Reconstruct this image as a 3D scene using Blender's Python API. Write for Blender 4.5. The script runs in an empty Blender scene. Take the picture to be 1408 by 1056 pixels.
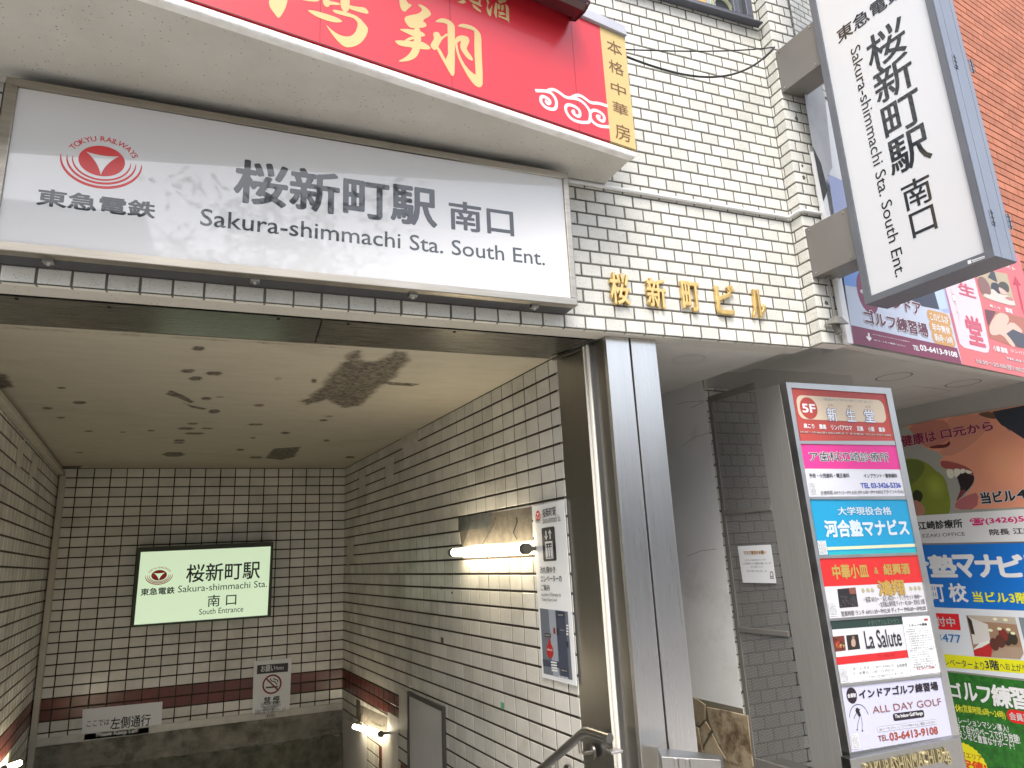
import bpy, bmesh, math, random
from mathutils import Vector, Matrix
random.seed(7)
S = bpy.context.scene
COL = S.collection
R_ = math.radians

# ------------------------------------------------------------------ camera
FPX, CX, CY = 936.654, 704.0, 528.0           # focal length and centre in photo pixels (1408 x 1056)
CAM = Vector((0, 0, 1.6))
ROT = Matrix.Rotation(R_(-2.80548684), 3, 'Y') @ Matrix.Rotation(R_(-14.17914181), 3, 'X') @ Matrix.Rotation(R_(21.64880598), 3, 'Z')
cam = bpy.data.objects.new('camera', bpy.data.cameras.new('camera'))
COL.objects.link(cam)
cam.data.sensor_width = 36.0
cam.data.lens = FPX / 1408 * 36.0
cam.data.clip_start = 0.05
cam.data.clip_end = 500
_m = Matrix((ROT[0], ROT[2], -ROT[1])).transposed().to_4x4()
_m.translation = CAM
cam.matrix_world = _m
S.camera = cam

# ------------------------------------------------------------------ light
SUN_EL, SUN_AZ = R_(58), R_(205)              # azimuth measured from +Y, clockwise
w = bpy.data.worlds.new('World'); S.world = w; w.use_nodes = True
nt = w.node_tree
sky = nt.nodes.new('ShaderNodeTexSky'); sky.sky_type = 'NISHITA'; sky.sun_disc = False
sky.sun_elevation = SUN_EL; sky.sun_rotation = SUN_AZ
sky.air_density = 1.0; sky.dust_density = 4.0; sky.ozone_density = 0.6
bg = nt.nodes['Background']; bg.inputs['Strength'].default_value = 0.15
hs = nt.nodes.new('ShaderNodeHueSaturation'); hs.inputs['Saturation'].default_value = .62   # thin high cloud
nt.links.new(sky.outputs[0], hs.inputs['Color']); nt.links.new(hs.outputs[0], bg.inputs['Color'])
sd = bpy.data.lights.new('sun', 'SUN'); sd.energy = 1.0; sd.angle = R_(28); sd.color = (1.0, 0.985, 0.965)
so = bpy.data.objects.new('sun', sd); COL.objects.link(so)
sdir = Vector((math.sin(SUN_AZ) * math.cos(SUN_EL), math.cos(SUN_AZ) * math.cos(SUN_EL), math.sin(SUN_EL)))
so.rotation_euler = sdir.to_track_quat('Z', 'Y').to_euler(); so.location = sdir * 30
S.view_settings.view_transform = 'Standard'
S.view_settings.look = 'None'
S.view_settings.gamma = 1
S.view_settings.use_curve_mapping = False
S.view_settings.exposure = 1.49
try:
    S.cycles.max_bounces = 10; S.cycles.diffuse_bounces = 6; S.cycles.use_denoising = True
except Exception:
    pass

# ------------------------------------------------------------------ measured planes
def ray(px, py):
    return ROT.transposed() @ Vector(((px - CX) / FPX, 1.0, -(py - CY) / FPX))

class Plane:
    """A real plane of the place; p is a point, n its outward normal."""
    def __init__(s, p, n):
        s.p = Vector(p); s.n = Vector(n).normalized()
    def at(s, px, py, off=0.0):
        d = ray(px, py)
        return CAM + d * ((s.p - CAM).dot(s.n) / d.dot(s.n)) + s.n * off
    def moved(s, d):
        return Plane(s.p + s.n * d, s.n)

E0 = 1.6                                       # eye height
SK = R_(6.43139); CA = R_(9.78683)
YD = Vector((-math.sin(SK), math.cos(SK), 0))  # the way into the stairwell
NL = Vector((-math.cos(SK), -math.sin(SK), 0)) # faces left (towards -X)
CD = Vector((math.cos(CA), math.sin(CA), 0))   # along the canopy and the banners
NC = Vector((math.sin(CA), -math.cos(CA), 0))
FX = Vector((1, 0, 0)); UP = Vector((0, 0, 1)); NF = Vector((0, -1, 0))
GZ = -.32                                      # level of the pavement
ZB = 1.057 + E0                                # underside of the facade
ZC = 1.074 + E0                                # stairwell ceiling
FAC = Plane((0, 2.8, 0), NF)
SIGN = Plane((0, 2.663, 0), NF)
BACK = Plane((0, 8.0, 0), NF)
WR = Plane((1.054, 8.008, 0), NL)
WL = Plane((-1.75, 8.0, 0), -NL)
CAN = Plane((1.704, 2.5241, 0), NC)
BAN = Plane((3.1112, 2.6761, 0), NC)
VS = Plane((2.945, 2.423, 0), NL)
DIRP = Plane((0, 2.9, 0), NF)
SCR = Plane((2.7668, 3.55, 0), NL)
BW = Plane((5.1626, 4.1427, 0), NL)
PLW = Plane((2.7646, 3.5687, 0), NL)

def K(ox, oy, s):
    return lambda x, y: (ox + x / s, oy + y / s)

# ------------------------------------------------------------------ materials
def lin(c):
    return tuple(((v / 255) / 12.92 if v / 255 <= .04045 else ((v / 255 + .055) / 1.055) ** 2.4) for v in c)

MATS = {}
def M(name, c, rough=.5, metal=0.0, spec=.5, c2=None, vs=4.0, vstr=(.35, .65), stretch=None, bump=0.0, bs=80.0, island=0.0,
      speck=0.0, speck_s=160.0, speck_c=(.12, .1, .08), rvar=0.0, emit=0.0, stain=None, stain_s=1.2, stain_r=(.5, .7), coat=0.0, aniso=0.0):
    """Principled material with procedural variation in object space (metres)."""
    m = bpy.data.materials.new(name); m.use_nodes = True
    n = m.node_tree.nodes; l = m.node_tree.links
    b = n['Principled BSDF']
    b.inputs['Roughness'].default_value = rough; b.inputs['Metallic'].default_value = metal
    b.inputs['Specular IOR Level'].default_value = spec; b.inputs['Coat Weight'].default_value = coat
    b.inputs['Anisotropic'].default_value = aniso
    tc = n.new('ShaderNodeTexCoord'); vec = tc.outputs['Object']
    if stretch:
        mp = n.new('ShaderNodeMapping'); mp.inputs['Scale'].default_value = stretch
        l.new(vec, mp.inputs['Vector']); svec = mp.outputs[0]
    else:
        svec = vec
    def noise(scale, detail=6, v=None, ro=.6):
        t = n.new('ShaderNodeTexNoise'); t.inputs['Scale'].default_value = scale; t.inputs['Detail'].default_value = detail
        t.inputs['Roughness'].default_value = ro
        l.new(v or vec, t.inputs['Vector']); return t.outputs['Fac']
    def ramp(src, a, bb):
        r = n.new('ShaderNodeMapRange'); r.inputs['From Min'].default_value = a; r.inputs['From Max'].default_value = bb
        l.new(src, r.inputs['Value']); return r.outputs[0]
    def mixc(f, a, bb):
        x = n.new('ShaderNodeMix'); x.data_type = 'RGBA'
        if isinstance(f, float): x.inputs['Factor'].default_value = f
        else: l.new(f, x.inputs['Factor'])
        for i, q in ((6, a), (7, bb)):
            if isinstance(q, tuple): x.inputs[i].default_value = (*q[:3], 1)
            else: l.new(q, x.inputs[i])
        return x.outputs[2]
    col = (*c, 1)
    if c2 is not None:
        col = mixc(ramp(noise(vs, 8, svec), *vstr), c, c2)
    if stain is not None:
        col = mixc(ramp(noise(stain_s, 9, None, .7), *stain_r), col, stain)
    if island:
        g = n.new('ShaderNodeNewGeometry')
        h = n.new('ShaderNodeHueSaturation')
        r = n.new('ShaderNodeMapRange'); r.inputs['To Min'].default_value = 1 - island; r.inputs['To Max'].default_value = 1 + island * .6
        l.new(g.outputs['Random Per Island'], r.inputs['Value']); l.new(r.outputs[0], h.inputs['Value'])
        if isinstance(col, tuple): h.inputs['Color'].default_value = col
        else: l.new(col, h.inputs['Color'])
        col = h.outputs[0]
    if speck:
        t = n.new('ShaderNodeTexVoronoi'); t.inputs['Scale'].default_value = speck_s; l.new(vec, t.inputs['Vector'])
        lt = n.new('ShaderNodeMath'); lt.operation = 'LESS_THAN'; lt.inputs[1].default_value = .26; l.new(t.outputs['Distance'], lt.inputs[0])
        t2 = n.new('ShaderNodeSeparateColor'); l.new(t.outputs['Color'], t2.inputs[0])
        g2 = n.new('ShaderNodeMath'); g2.operation = 'LESS_THAN'; g2.inputs[1].default_value = speck; l.new(t2.outputs[0], g2.inputs[0])
        mu = n.new('ShaderNodeMath'); mu.operation = 'MULTIPLY'; l.new(lt.outputs[0], mu.inputs[0]); l.new(g2.outputs[0], mu.inputs[1])
        col = mixc(mu.outputs[0], col, speck_c)
    if isinstance(col, tuple): b.inputs['Base Color'].default_value = col
    else: l.new(col, b.inputs['Base Color'])
    if rvar:
        r = n.new('ShaderNodeMapRange'); r.inputs['To Min'].default_value = max(.02, rough - rvar); r.inputs['To Max'].default_value = rough + rvar
        r.inputs['From Min'].default_value = .3; r.inputs['From Max'].default_value = .7
        l.new(noise(vs * 2, 6, svec), r.inputs['Value']); l.new(r.outputs[0], b.inputs['Roughness'])
    if bump:
        bp = n.new('ShaderNodeBump'); bp.inputs['Strength'].default_value = 1.0; bp.inputs['Distance'].default_value = bump
        l.new(noise(bs, 5, svec), bp.inputs['Height']); l.new(bp.outputs[0], b.inputs['Normal'])
    if emit:
        b.inputs['Emission Color'].default_value = (*c, 1); b.inputs['Emission Strength'].default_value = emit
    MATS[name] = m
    return m

M('tile_cream', (.64, .632, .572), .42, spec=.45, c2=(.585, .575, .515), vs=9, island=.12, speck=.24, speck_s=190, bump=.0004, bs=45, stain=(.47, .45, .38), stain_s=2.4, stain_r=(.56, .8))
M('tile_joint', (.095, .092, .08), .9, c2=(.16, .152, .13), vs=14)
M('tile_white', (.62, .605, .55), .22, c2=(.53, .515, .46), vs=3.0, island=.12, bump=.0004, bs=9, stain=(.40, .375, .31), stain_s=1.5, stain_r=(.52, .78))
M('tile_red', (.15, .04, .03), .28, c2=(.11, .032, .025), vs=6, island=.18, bump=.0004, bs=9)
M('wall_joint', (.022, .016, .010), .9, c2=(.04, .03, .019), vs=8)
M('border_white', (.55, .54, .49), .5, c2=(.45, .43, .38), vs=8)
M('ceiling_paint', (.44, .41, .335), .8, c2=(.41, .38, .305), vs=3.0, stretch=(1.5, 5, 5), bump=.0012, bs=30, stain=(.33, .30, .23), stain_s=1.1, stain_r=(.56, .78))
M('ceiling_stain', (.085, .072, .055), .9, c2=(.16, .14, .105), vs=22, bump=.002, bs=60)
M('stain_dark', (.075, .065, .048), .9, c2=(.11, .095, .07), vs=20)
M('patch_mortar', (.50, .48, .42), .9, c2=(.41, .39, .33), vs=12, bump=.001, bs=60)
M('concrete', (.24, .225, .185), .92, c2=(.13, .12, .095), vs=5, bump=.006, bs=22, stain=(.06, .06, .045), stain_s=2.5, stain_r=(.5, .66))
M('concrete_moss', (.055, .057, .04), .95, c2=(.15, .14, .11), vs=9, bump=.008, bs=25)
M('stucco', (.50, .485, .44), .85, c2=(.44, .425, .38), vs=3, bump=.002, bs=220, speck=.10, speck_s=90, speck_c=(.22, .2, .17), stain=(.40, .38, .33), stain_s=1.3, stain_r=(.5, .8))
M('lip_white', (.80, .79, .76), .7, c2=(.66, .65, .61), vs=14, bump=.003, bs=60)
M('soffit_grey', (.42, .40, .36), .75, c2=(.38, .36, .32), vs=2.5, bump=.0006, bs=60)
M('soffit_paint', (.54, .52, .475), .75, c2=(.50, .48, .435), vs=2.5, bump=.0006, bs=60)
M('plaster', (.82, .815, .79), .8, c2=(.75, .745, .72), vs=2.2, bump=.0012, bs=50, stain=(.48, .46, .42), stain_s=1.6, stain_r=(.55, .8))
M('steel', (.62, .605, .58), .30, 1, c2=(.585, .57, .545), vs=2, stretch=(45, 45, .5), rvar=.035, bump=.00005, bs=3, aniso=.4, stain=(.50, .48, .45), stain_s=2.2, stain_r=(.55, .8))
M('steel_side', (.40, .385, .355), .42, .5, c2=(.35, .335, .31), vs=3, stretch=(40, 40, .8), rvar=.08)
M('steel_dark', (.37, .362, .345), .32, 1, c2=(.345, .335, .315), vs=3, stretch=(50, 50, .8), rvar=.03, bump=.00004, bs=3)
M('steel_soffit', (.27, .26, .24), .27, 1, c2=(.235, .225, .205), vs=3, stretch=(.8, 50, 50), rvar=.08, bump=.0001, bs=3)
M('steel_bright', (.84, .81, .73), .45)
M('sign_frame', (.42, .385, .33), .38, 1, c2=(.34, .31, .26), vs=4, stretch=(1, 1, 12), rvar=.08)
M('aluminium', (.52, .51, .49), .38, 1, rvar=.06)
M('acrylic_white', (.63, .627, .62), .03, spec=.66)
M('acrylic_film', (.56, .57, .58), .25, spec=.5)
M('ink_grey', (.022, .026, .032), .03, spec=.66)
M('ink_mid', (.062, .067, .074), .03, spec=.66)  # sign ink with the greying of the sky reflection mixed into its colour
M('ink_black', (.02, .02, .022), .4)
M('ink_soft', (.12, .115, .11), .5)
M('ink_red', (.62, .04, .04), .25)
M('ink_white', (.66, .66, .66), .4)
M('dark_grey_paint', (.115, .125, .14), .42, c2=(.095, .103, .118), vs=5)
M('grey_paint_skylit', (.19, .215, .26), .4, c2=(.17, .19, .235), vs=3)  # sky brightness on the sign's street end, put into the grey
M('taupe_paint', (.165, .155, .14), .42, c2=(.145, .136, .122), vs=3, bump=.0004, bs=4)
M('cabinet_dark', (.055, .055, .058), .45, spec=.3)
M('black_gap', (.008, .008, .008), .9)
M('sign_red', (.66, .027, .040), .28, c2=(.61, .024, .035), vs=1.5, coat=.2)
M('gold_film', (.60, .45, .19), .4)
M('gold_strip', (.55, .41, .16), .4)
M('brown_ink', (.16, .07, .025), .5)
M('letter_gold', (.78, .55, .22), .33, .75, c2=(.66, .46, .18), vs=30)
M('letter_bronze', (.50, .43, .25), .35, .8, c2=(.42, .36, .2), vs=30)
M('red_dark_metal', (.055, .012, .014), .25, coat=.5)
M('flashing', (.38, .385, .42), .45, c2=(.33, .33, .37), vs=4)
M('pvc_white', (.66, .66, .65), .4)
M('pvc_cream', (.46, .43, .36), .5, c2=(.38, .355, .29), vs=6)
M('cable_black', (.015, .015, .016), .5)
M('brick_red', (.42, .155, .085), .8, c2=(.35, .12, .065), vs=12, island=.16, bump=.0008, bs=90)
M('brick_joint', (.06, .025, .02), .95)
M('stone_tan', (.40, .33, .215), .7, c2=(.30, .23, .135), vs=7, bump=.004, bs=25, island=.22, stain=(.12, .075, .04), stain_s=5, stain_r=(.5, .62))
M('stone_joint', (.17, .15, .11), .9)
M('paper', (.66, .67, .67), .6)
M('panel_white', (.55, .545, .53), .45, c2=(.49, .485, .47), vs=3)
M('door_frame', (.09, .085, .08), .4, .4)
M('tape_green', (.10, .36, .20), .6)
M('slate', (.028, .031, .032), .8, c2=(.06, .064, .058), vs=18, bump=.002, bs=50)  # slate behind the lamp; also the painted shadow on the pier
M('bare_mortar', (.125, .11, .085), .95, c2=(.075, .065, .05), vs=14, bump=.003, bs=50)
M('lamp_tube', (1.0, .86, .62), .4, emit=11)
M('lamp_cap', (.10, .095, .08), .5)
M('lightbox', (.64, .80, .56), .3, emit=.26)
M('ink_box', (.008, .014, .008), .5)
M('box_frame', (.035, .04, .02), .5)
M('asphalt', (.10, .10, .102), .9, c2=(.13, .13, .13), vs=30, bump=.004, bs=150)
M('paving', (.42, .41, .385), .85, c2=(.36, .35, .33), vs=6, bump=.002, bs=80)
M('tactile', (.60, .40, .04), .7)
M('window_frame', (.10, .105, .125), .4, .3)
M('window_glass', (.05, .055, .06), .05, spec=.8)
M('blind_tan', (.58, .33, .10), .7)
M('blind_grey', (.30, .33, .34), .6)
M('hose_green', (.45, .47, .25), .5)
M('pier_grey', (.40, .40, .395), .6, c2=(.33, .33, .325), vs=6, bump=.002, bs=14, stain=(.22, .22, .22), stain_s=6, stain_r=(.58, .66))
M('far_building', (.30, .29, .275), .8, c2=(.25, .24, .23), vs=1)
M('bark', (.09, .07, .05), .9, bump=.01, bs=20)
M('leaf', (.17, .22, .10), .5, island=.3)
M('yellow', (.80, .62, .02), .5)

PAL = {}
PSC = [.62]                                    # reflectance of full print white, in the units of the print colours
def C(r, g, b, rough=.42):
    """Printed colour, given as it reads on the print."""
    k = (r, g, b, rough, PSC[0])
    if k not in PAL:
        nm = 'print_%03d' % len(PAL)
        M(nm, tuple(min(.88, v * PSC[0]) for v in lin((r, g, b))), rough); PAL[k] = nm
    return PAL[k]

# ------------------------------------------------------------------ mesh builder
ORI = {}
def tag(o, label=None, cat=None, group=None, kind=None):
    if label: o['label'] = label
    if cat: o['category'] = cat
    if group: o['group'] = group
    if kind: o['kind'] = kind
    return o

def empty(name, loc, label, cat, group=None):
    o = bpy.data.objects.new(name, None); COL.objects.link(o); o.location = loc; o.empty_display_size = .1
    ORI[o.name] = Vector(loc)
    return tag(o, label, cat, group)

class MB:
    def __init__(s):
        s.v = []; s.f = []; s.mi = []; s.sm = []; s.names = []
    def m(s, name):
        if name not in s.names: s.names.append(name)
        return s.names.index(name)
    def poly(s, pts, mat, smooth=False):
        i = len(s.v); s.v.extend(Vector(p) for p in pts); s.f.append(tuple(range(i, i + len(pts)))); s.mi.append(s.m(mat)); s.sm.append(smooth)
        return s
    def mesh(s, verts, faces, mat, smooth=False):
        i = len(s.v); s.v.extend(Vector(p) for p in verts); k = s.m(mat)
        for f in faces:
            s.f.append(tuple(a + i for a in f)); s.mi.append(k); s.sm.append(smooth)
        return s
    def hexa(s, a, mat):
        """a: bottom four corners then top four corners"""
        c = sum((Vector(p) for p in a), Vector()) / 8
        for q in ((0, 3, 2, 1), (4, 5, 6, 7), (0, 1, 5, 4), (1, 2, 6, 5), (2, 3, 7, 6), (3, 0, 4, 7)):
            pts = [Vector(a[i]) for i in q]
            nn = (pts[1] - pts[0]).cross(pts[2] - pts[1])
            if nn.dot(sum(pts, Vector()) / 4 - c) < 0: pts.reverse()
            s.poly(pts, mat)
        return s
    def box(s, o, a, b, c, mat):
        o, a, b, c = Vector(o), Vector(a), Vector(b), Vector(c)
        return s.hexa([o, o + a, o + a + b, o + b, o + c, o + a + c, o + a + b + c, o + b + c], mat)
    def slab(s, pts, n, t, mat, back=True):
        """polygon pts extruded by t against n"""
        pts = [Vector(p) for p in pts]; n = Vector(n)
        nn = Vector((0, 0, 0))
        for i in range(len(pts)):
            nn += pts[i].cross(pts[(i + 1) % len(pts)])
        if nn.dot(n) < 0: pts.reverse()
        q = [p - n * t for p in pts]; k = len(pts)
        s.poly(pts, mat)
        if back: s.poly(list(reversed(q)), mat)
        for i in range(k):
            j = (i + 1) % k
            s.poly([pts[j], pts[i], q[i], q[j]], mat)
        return s
    def tube(s, pts, r, mat, seg=10, caps=True):
        pts = [Vector(p) for p in pts]; rings = []; up = None
        for i, p in enumerate(pts):
            t = (pts[min(i + 1, len(pts) - 1)] - pts[max(i - 1, 0)]).normalized()
            if up is None:
                up = t.orthogonal().normalized()
            up = (up - t * up.dot(t)).normalized(); sd_ = t.cross(up)
            rr = r[i] if isinstance(r, (list, tuple)) else r
            rings.append([p + (up * math.cos(2 * math.pi * k / seg) + sd_ * math.sin(2 * math.pi * k / seg)) * rr for k in range(seg)])
        vs = [q for g in rings for q in g]; fs = []
        for i in range(len(pts) - 1):
            for k in range(seg):
                a = i * seg + k; b = i * seg + (k + 1) % seg
                fs.append((a, b, b + seg, a + seg))
        s.mesh(vs, fs, mat, True)
        if caps:
            s.poly(list(reversed(rings[0])), mat); s.poly(rings[-1], mat)
        return s
    def build(s, name, parent=None, bevel=0.0, seg=2, base=None):
        """link as ONE mesh object; parent may be a thing or a part"""
        me = bpy.data.meshes.new(name)
        off = ORI[parent.name] if parent is not None else Vector(base or (0, 0, 0))
        me.from_pydata([tuple(p - off) for p in s.v], [], s.f)
        for n in s.names: me.materials.append(MATS[n])
        me.polygons.foreach_set('material_index', s.mi); me.polygons.foreach_set('use_smooth', s.sm)
        me.update()
        if bevel:
            bm = bmesh.new(); bm.from_mesh(me); bmesh.ops.remove_doubles(bm, verts=bm.verts, dist=1e-5); bm.to_mesh(me); bm.free()
        o = bpy.data.objects.new(name, me); COL.objects.link(o)
        if parent is not None: o.parent = parent
        else: o.location = off
        ORI[o.name] = off
        if bevel:
            md = o.modifiers.new('bevel', 'BEVEL'); md.width = bevel; md.segments = seg; md.limit_method = 'ANGLE'; md.angle_limit = R_(40)
        return o

# ------------------------------------------------------------------ lettering
_TX = {}
def text_mesh(t, bold_curve=0.0):
    if t not in _TX:
        c = bpy.data.curves.new('t', 'FONT'); c.body = t; c.resolution_u = 3
        o = bpy.data.objects.new('t', c); COL.objects.link(o)
        dg = bpy.context.evaluated_depsgraph_get()
        me = bpy.data.meshes.new_from_object(o.evaluated_get(dg))
        bpy.data.objects.remove(o); bpy.data.curves.remove(c)
        v = [(p.co.x, p.co.y) for p in me.vertices]; f = [tuple(p.vertices) for p in me.polygons]
        bpy.data.meshes.remove(me)
        xs = [p[0] for p in v]; ys = [p[1] for p in v]
        _TX[t] = (v, f, (min(xs), min(ys), max(xs), max(ys)))
    return _TX[t]

class Face:
    """Flat printed surface lying on a real plane. u runs right and v runs down, in metres, from the pixel tl."""
    def __init__(s, plane, tl, tr=None, mb=None, off=0.0):
        s.pl = plane.moved(off) if off else plane
        s.o = s.pl.at(*tl)
        if tr: s.U = (s.pl.at(*tr) - s.o).normalized()
        else: s.U = s.pl.n.cross(UP).normalized() * -1
        s.V = s.pl.n.cross(s.U).normalized()
        if s.V.z > 0: s.V = -s.V
        s.mb = mb or MB(); s.k = 0
    def uv(s, px):
        d = s.pl.at(*px) - s.o
        return d.dot(s.U), d.dot(s.V)
    def at(s, u, v, L=0.0):
        return s.o + s.U * u + s.V * v + s.pl.n * (L * .001)
    def put(s, pts, mat, L):
        P = [s.at(u, v, L) for u, v in pts]
        nn = Vector((0, 0, 0))
        for i in range(len(P)): nn += (P[i] - s.o).cross(P[(i + 1) % len(P)] - s.o)
        if nn.dot(s.pl.n) < 0: P.reverse()
        s.mb.poly(P, mat)
    def px(s, pts, mat, L=1.0, sm=0):
        """polygon from photo pixels"""
        q = [s.uv(p) for p in pts]
        for _ in range(sm):                      # corner cutting, for brushed and rounded shapes
            r = []
            for i in range(len(q)):
                a, b = q[i], q[(i + 1) % len(q)]
                r += [(a[0] * .75 + b[0] * .25, a[1] * .75 + b[1] * .25), (a[0] * .25 + b[0] * .75, a[1] * .25 + b[1] * .75)]
            q = r
        s.put(q, mat, L)
    def box(s, pts):
        q = [s.uv(p) for p in pts]
        return min(a for a, b in q), min(b for a, b in q), max(a for a, b in q), max(b for a, b in q)
    def rect(s, pts, mat, L=1.0, r=0.0):
        u0, v0, u1, v1 = s.box(pts)
        s.rrect(u0, v0, u1, v1, mat, L, r)
    def rrect(s, u0, v0, u1, v1, mat, L=1.0, r=0.0):
        if r <= 0: s.put([(u0, v0), (u1, v0), (u1, v1), (u0, v1)], mat, L); return
        r = min(r, (u1 - u0) / 2.01, (v1 - v0) / 2.01); P = []
        for cx, cy, a0 in ((u1 - r, v0 + r, -90), (u1 - r, v1 - r, 0), (u0 + r, v1 - r, 90), (u0 + r, v0 + r, 180)):
            for k in range(7):
                a = R_(a0 + 15 * k); P.append((cx + r * math.cos(a), cy + r * math.sin(a)))
        s.put(P, mat, L)
    def frame(s, pts, mat, t, L=1.0):
        u0, v0, u1, v1 = s.box(pts)
        for q in ((u0, v0, u1, v0 + t), (u0, v1 - t, u1, v1), (u0, v0 + t, u0 + t, v1 - t), (u1 - t, v0 + t, u1, v1 - t)):
            s.rrect(*q, mat, L)
    def ell(s, u, v, a, b, mat, L=1.0, n=40):
        s.put([(u + a * math.cos(2 * math.pi * k / n), v + b * math.sin(2 * math.pi * k / n)) for k in range(n)], mat, L)
    def line(s, q, wd, mat, L=1.0, px=True, smooth=0):
        """ribbon of width wd (m) along the points"""
        q = [s.uv(p) for p in q] if px else list(q)
        for _ in range(smooth):
            r = [q[0]]
            for i in range(len(q) - 1):
                a, b = q[i], q[i + 1]
                r += [(a[0] * .75 + b[0] * .25, a[1] * .75 + b[1] * .25), (a[0] * .25 + b[0] * .75, a[1] * .25 + b[1] * .75)]
            q = r + [q[-1]]
        l, r = [], []
        for i, p in enumerate(q):
            a = Vector(q[max(i - 1, 0)]); b = Vector(q[min(i + 1, len(q) - 1)]); t = (b - a)
            t = t.normalized() if t.length > 1e-9 else Vector((1, 0))
            nn = Vector((-t.y, t.x)) * (wd[i] if isinstance(wd, list) else wd) * .5
            l.append((p[0] + nn.x, p[1] + nn.y)); r.append((p[0] - nn.x, p[1] - nn.y))
        for i in range(len(q) - 1):
            s.put([l[i], l[i + 1], r[i + 1], r[i]], mat, L + .002 * (i % 2))
    def _emit(s, v, f, fn, mat, L):
        P = [s.at(*fn(x, y), L) for x, y in v]
        F = []
        if not f: return
        a, b, c = [P[i] for i in f[0][:3]]
        # orientation: decide by total signed area
        ar = Vector((0, 0, 0))
        for q in f[:40]:
            ar += (P[q[1]] - P[q[0]]).cross(P[q[2]] - P[q[0]])
        F = f if ar.dot(s.pl.n) > 0 else [tuple(reversed(q)) for q in f]
        s.mb.mesh(P, F, mat)
    def t(s, txt, pts, mat='ink_black', b=0.0, L=2.0, rot=0, halo=None, hb=.04, cell=False):
        """text whose ink fills the box spanned by the pixels pts; b = extra stroke weight (em); halo = colour of an outline"""
        s.tu(txt, s.box(pts), mat, b, L, rot, halo, hb, cell)
    def tu(s, txt, bx, mat='ink_black', b=0.0, L=2.0, rot=0, halo=None, hb=.04, cell=False):
        v, f, bb = text_mesh(txt)
        if cell: bb = text_mesh('国')[2]
        u0, v0, u1, v1 = bx; W = bb[2] - bb[0]; H = bb[3] - bb[1]
        def mk(dx, dy):
            def fn(x, y):
                p = (x + dx - bb[0]) / W; q = (bb[3] - y - dy) / H
                if rot == 0: return u0 + p * (u1 - u0), v0 + q * (v1 - v0)
                return u1 - q * (u1 - u0), v0 + p * (v1 - v0)       # turned clockwise: reads downwards
            return fn
        if halo:
            for k in range(12):
                a = 2 * math.pi * k / 12
                s._emit(v, f, mk(hb * math.cos(a), hb * math.sin(a)), halo, L - 1.0 + k * .03)
        if b:
            for k in range(8):
                a = 2 * math.pi * (k + .5) / 8
                s._emit(v, f, mk(b * math.cos(a), b * math.sin(a)), mat, L + k * .03)
        s._emit(v, f, mk(0, 0), mat, L + .3)
    def tv(s, txt, bx, mat, b=0.0, L=2.0, halo=None, hb=.04):
        """vertical text, characters stacked in the box (u0,v0,u1,v1)"""
        u0, v0, u1, v1 = bx; n = len(txt); g = .08
        h = (v1 - v0) / (n + g * (n - 1))
        for i, ch in enumerate(txt):
            y = v0 + i * h * (1 + g)
            s.tu(ch, (u0, y, u1, y + h), mat, b, L, 0, halo, hb, True)
    def arc_text(s, txt, cu, cv, a, b, a0, a1, h, mat, L=2.0, bold=0.0):
        n = len(txt)
        ws = []
        for ch in txt:
            ws.append(.45 if ch == ' ' else (text_mesh(ch)[2][2] - text_mesh(ch)[2][0]) + .12)
        tot = sum(ws); acc = 0
        for ch, wd in zip(txt, ws):
            th = R_(a0 + (a1 - a0) * (acc + wd / 2) / tot); acc += wd
            if ch == ' ': continue
            v, f, bb = text_mesh(ch); mx = (bb[0] + bb[2]) / 2
            px_, py_ = cu + a * math.cos(th), cv - b * math.sin(th)
            tx, ty = a * math.sin(th), b * math.cos(th); ln = math.hypot(tx, ty); tx /= ln; ty /= ln
            sc = h / .7
            for k in range(5 if bold else 1):
                dx, dy = ((0, 0), (bold, 0), (-bold, 0), (0, bold), (0, -bold))[k]
                s._emit(v, f, lambda x, y: (px_ + (x + dx - mx) * sc * tx + (y + dy) * sc * ty, py_ + (x + dx - mx) * sc * ty - (y + dy) * sc * tx), mat, L + k * .03)

def rail_logo(f, cu, cv, a, b, L=1.0, red='ink_red', white='ink_white', word=True):
    f.ell(cu, cv, a, b, red, L)
    T = [(-.70, -.46), (.72, -.46), (.02, .93)]; P = []
    for i in range(3):
        p, q = T[i], T[(i + 1) % 3]; c = ((p[0] + q[0]) / 2 * .42, (p[1] + q[1]) / 2 * .42 - (.0 if i else .05))
        for k in range(9):
            t = k / 9
            P.append((cu + a * ((1 - t) ** 2 * p[0] + 2 * t * (1 - t) * c[0] + t * t * q[0]), cv + b * ((1 - t) ** 2 * p[1] + 2 * t * (1 - t) * c[1] + t * t * q[1])))
    f.put(P, white, L + 1)
    for r, wd in ((1.25, .10), (1.48, .13), (1.74, .15)):
        n = 28; A = []; B = []
        for k in range(n + 1):
            th = R_(-4 + 188 * k / n); tw = wd * math.sin(math.pi * k / n) ** .7 + .02
            A.append((cu + a * (r + tw * .4) * math.cos(th), cv + b * (r + tw * .4) * math.sin(th)))
            B.append((cu + a * (r - tw * .6) * math.cos(th), cv + b * (r - tw * .6) * math.sin(th)))
        for k in range(n):
            f.put([A[k], A[k + 1], B[k + 1], B[k]], red, L + .002 * (k % 2))
    if word:
        f.arc_text('TOKYU RAILWAYS', cu + a * .05, cv + b * .05, a * 1.36, b * 1.36, 158, 22, b * .34, red, L, .01)

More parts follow.
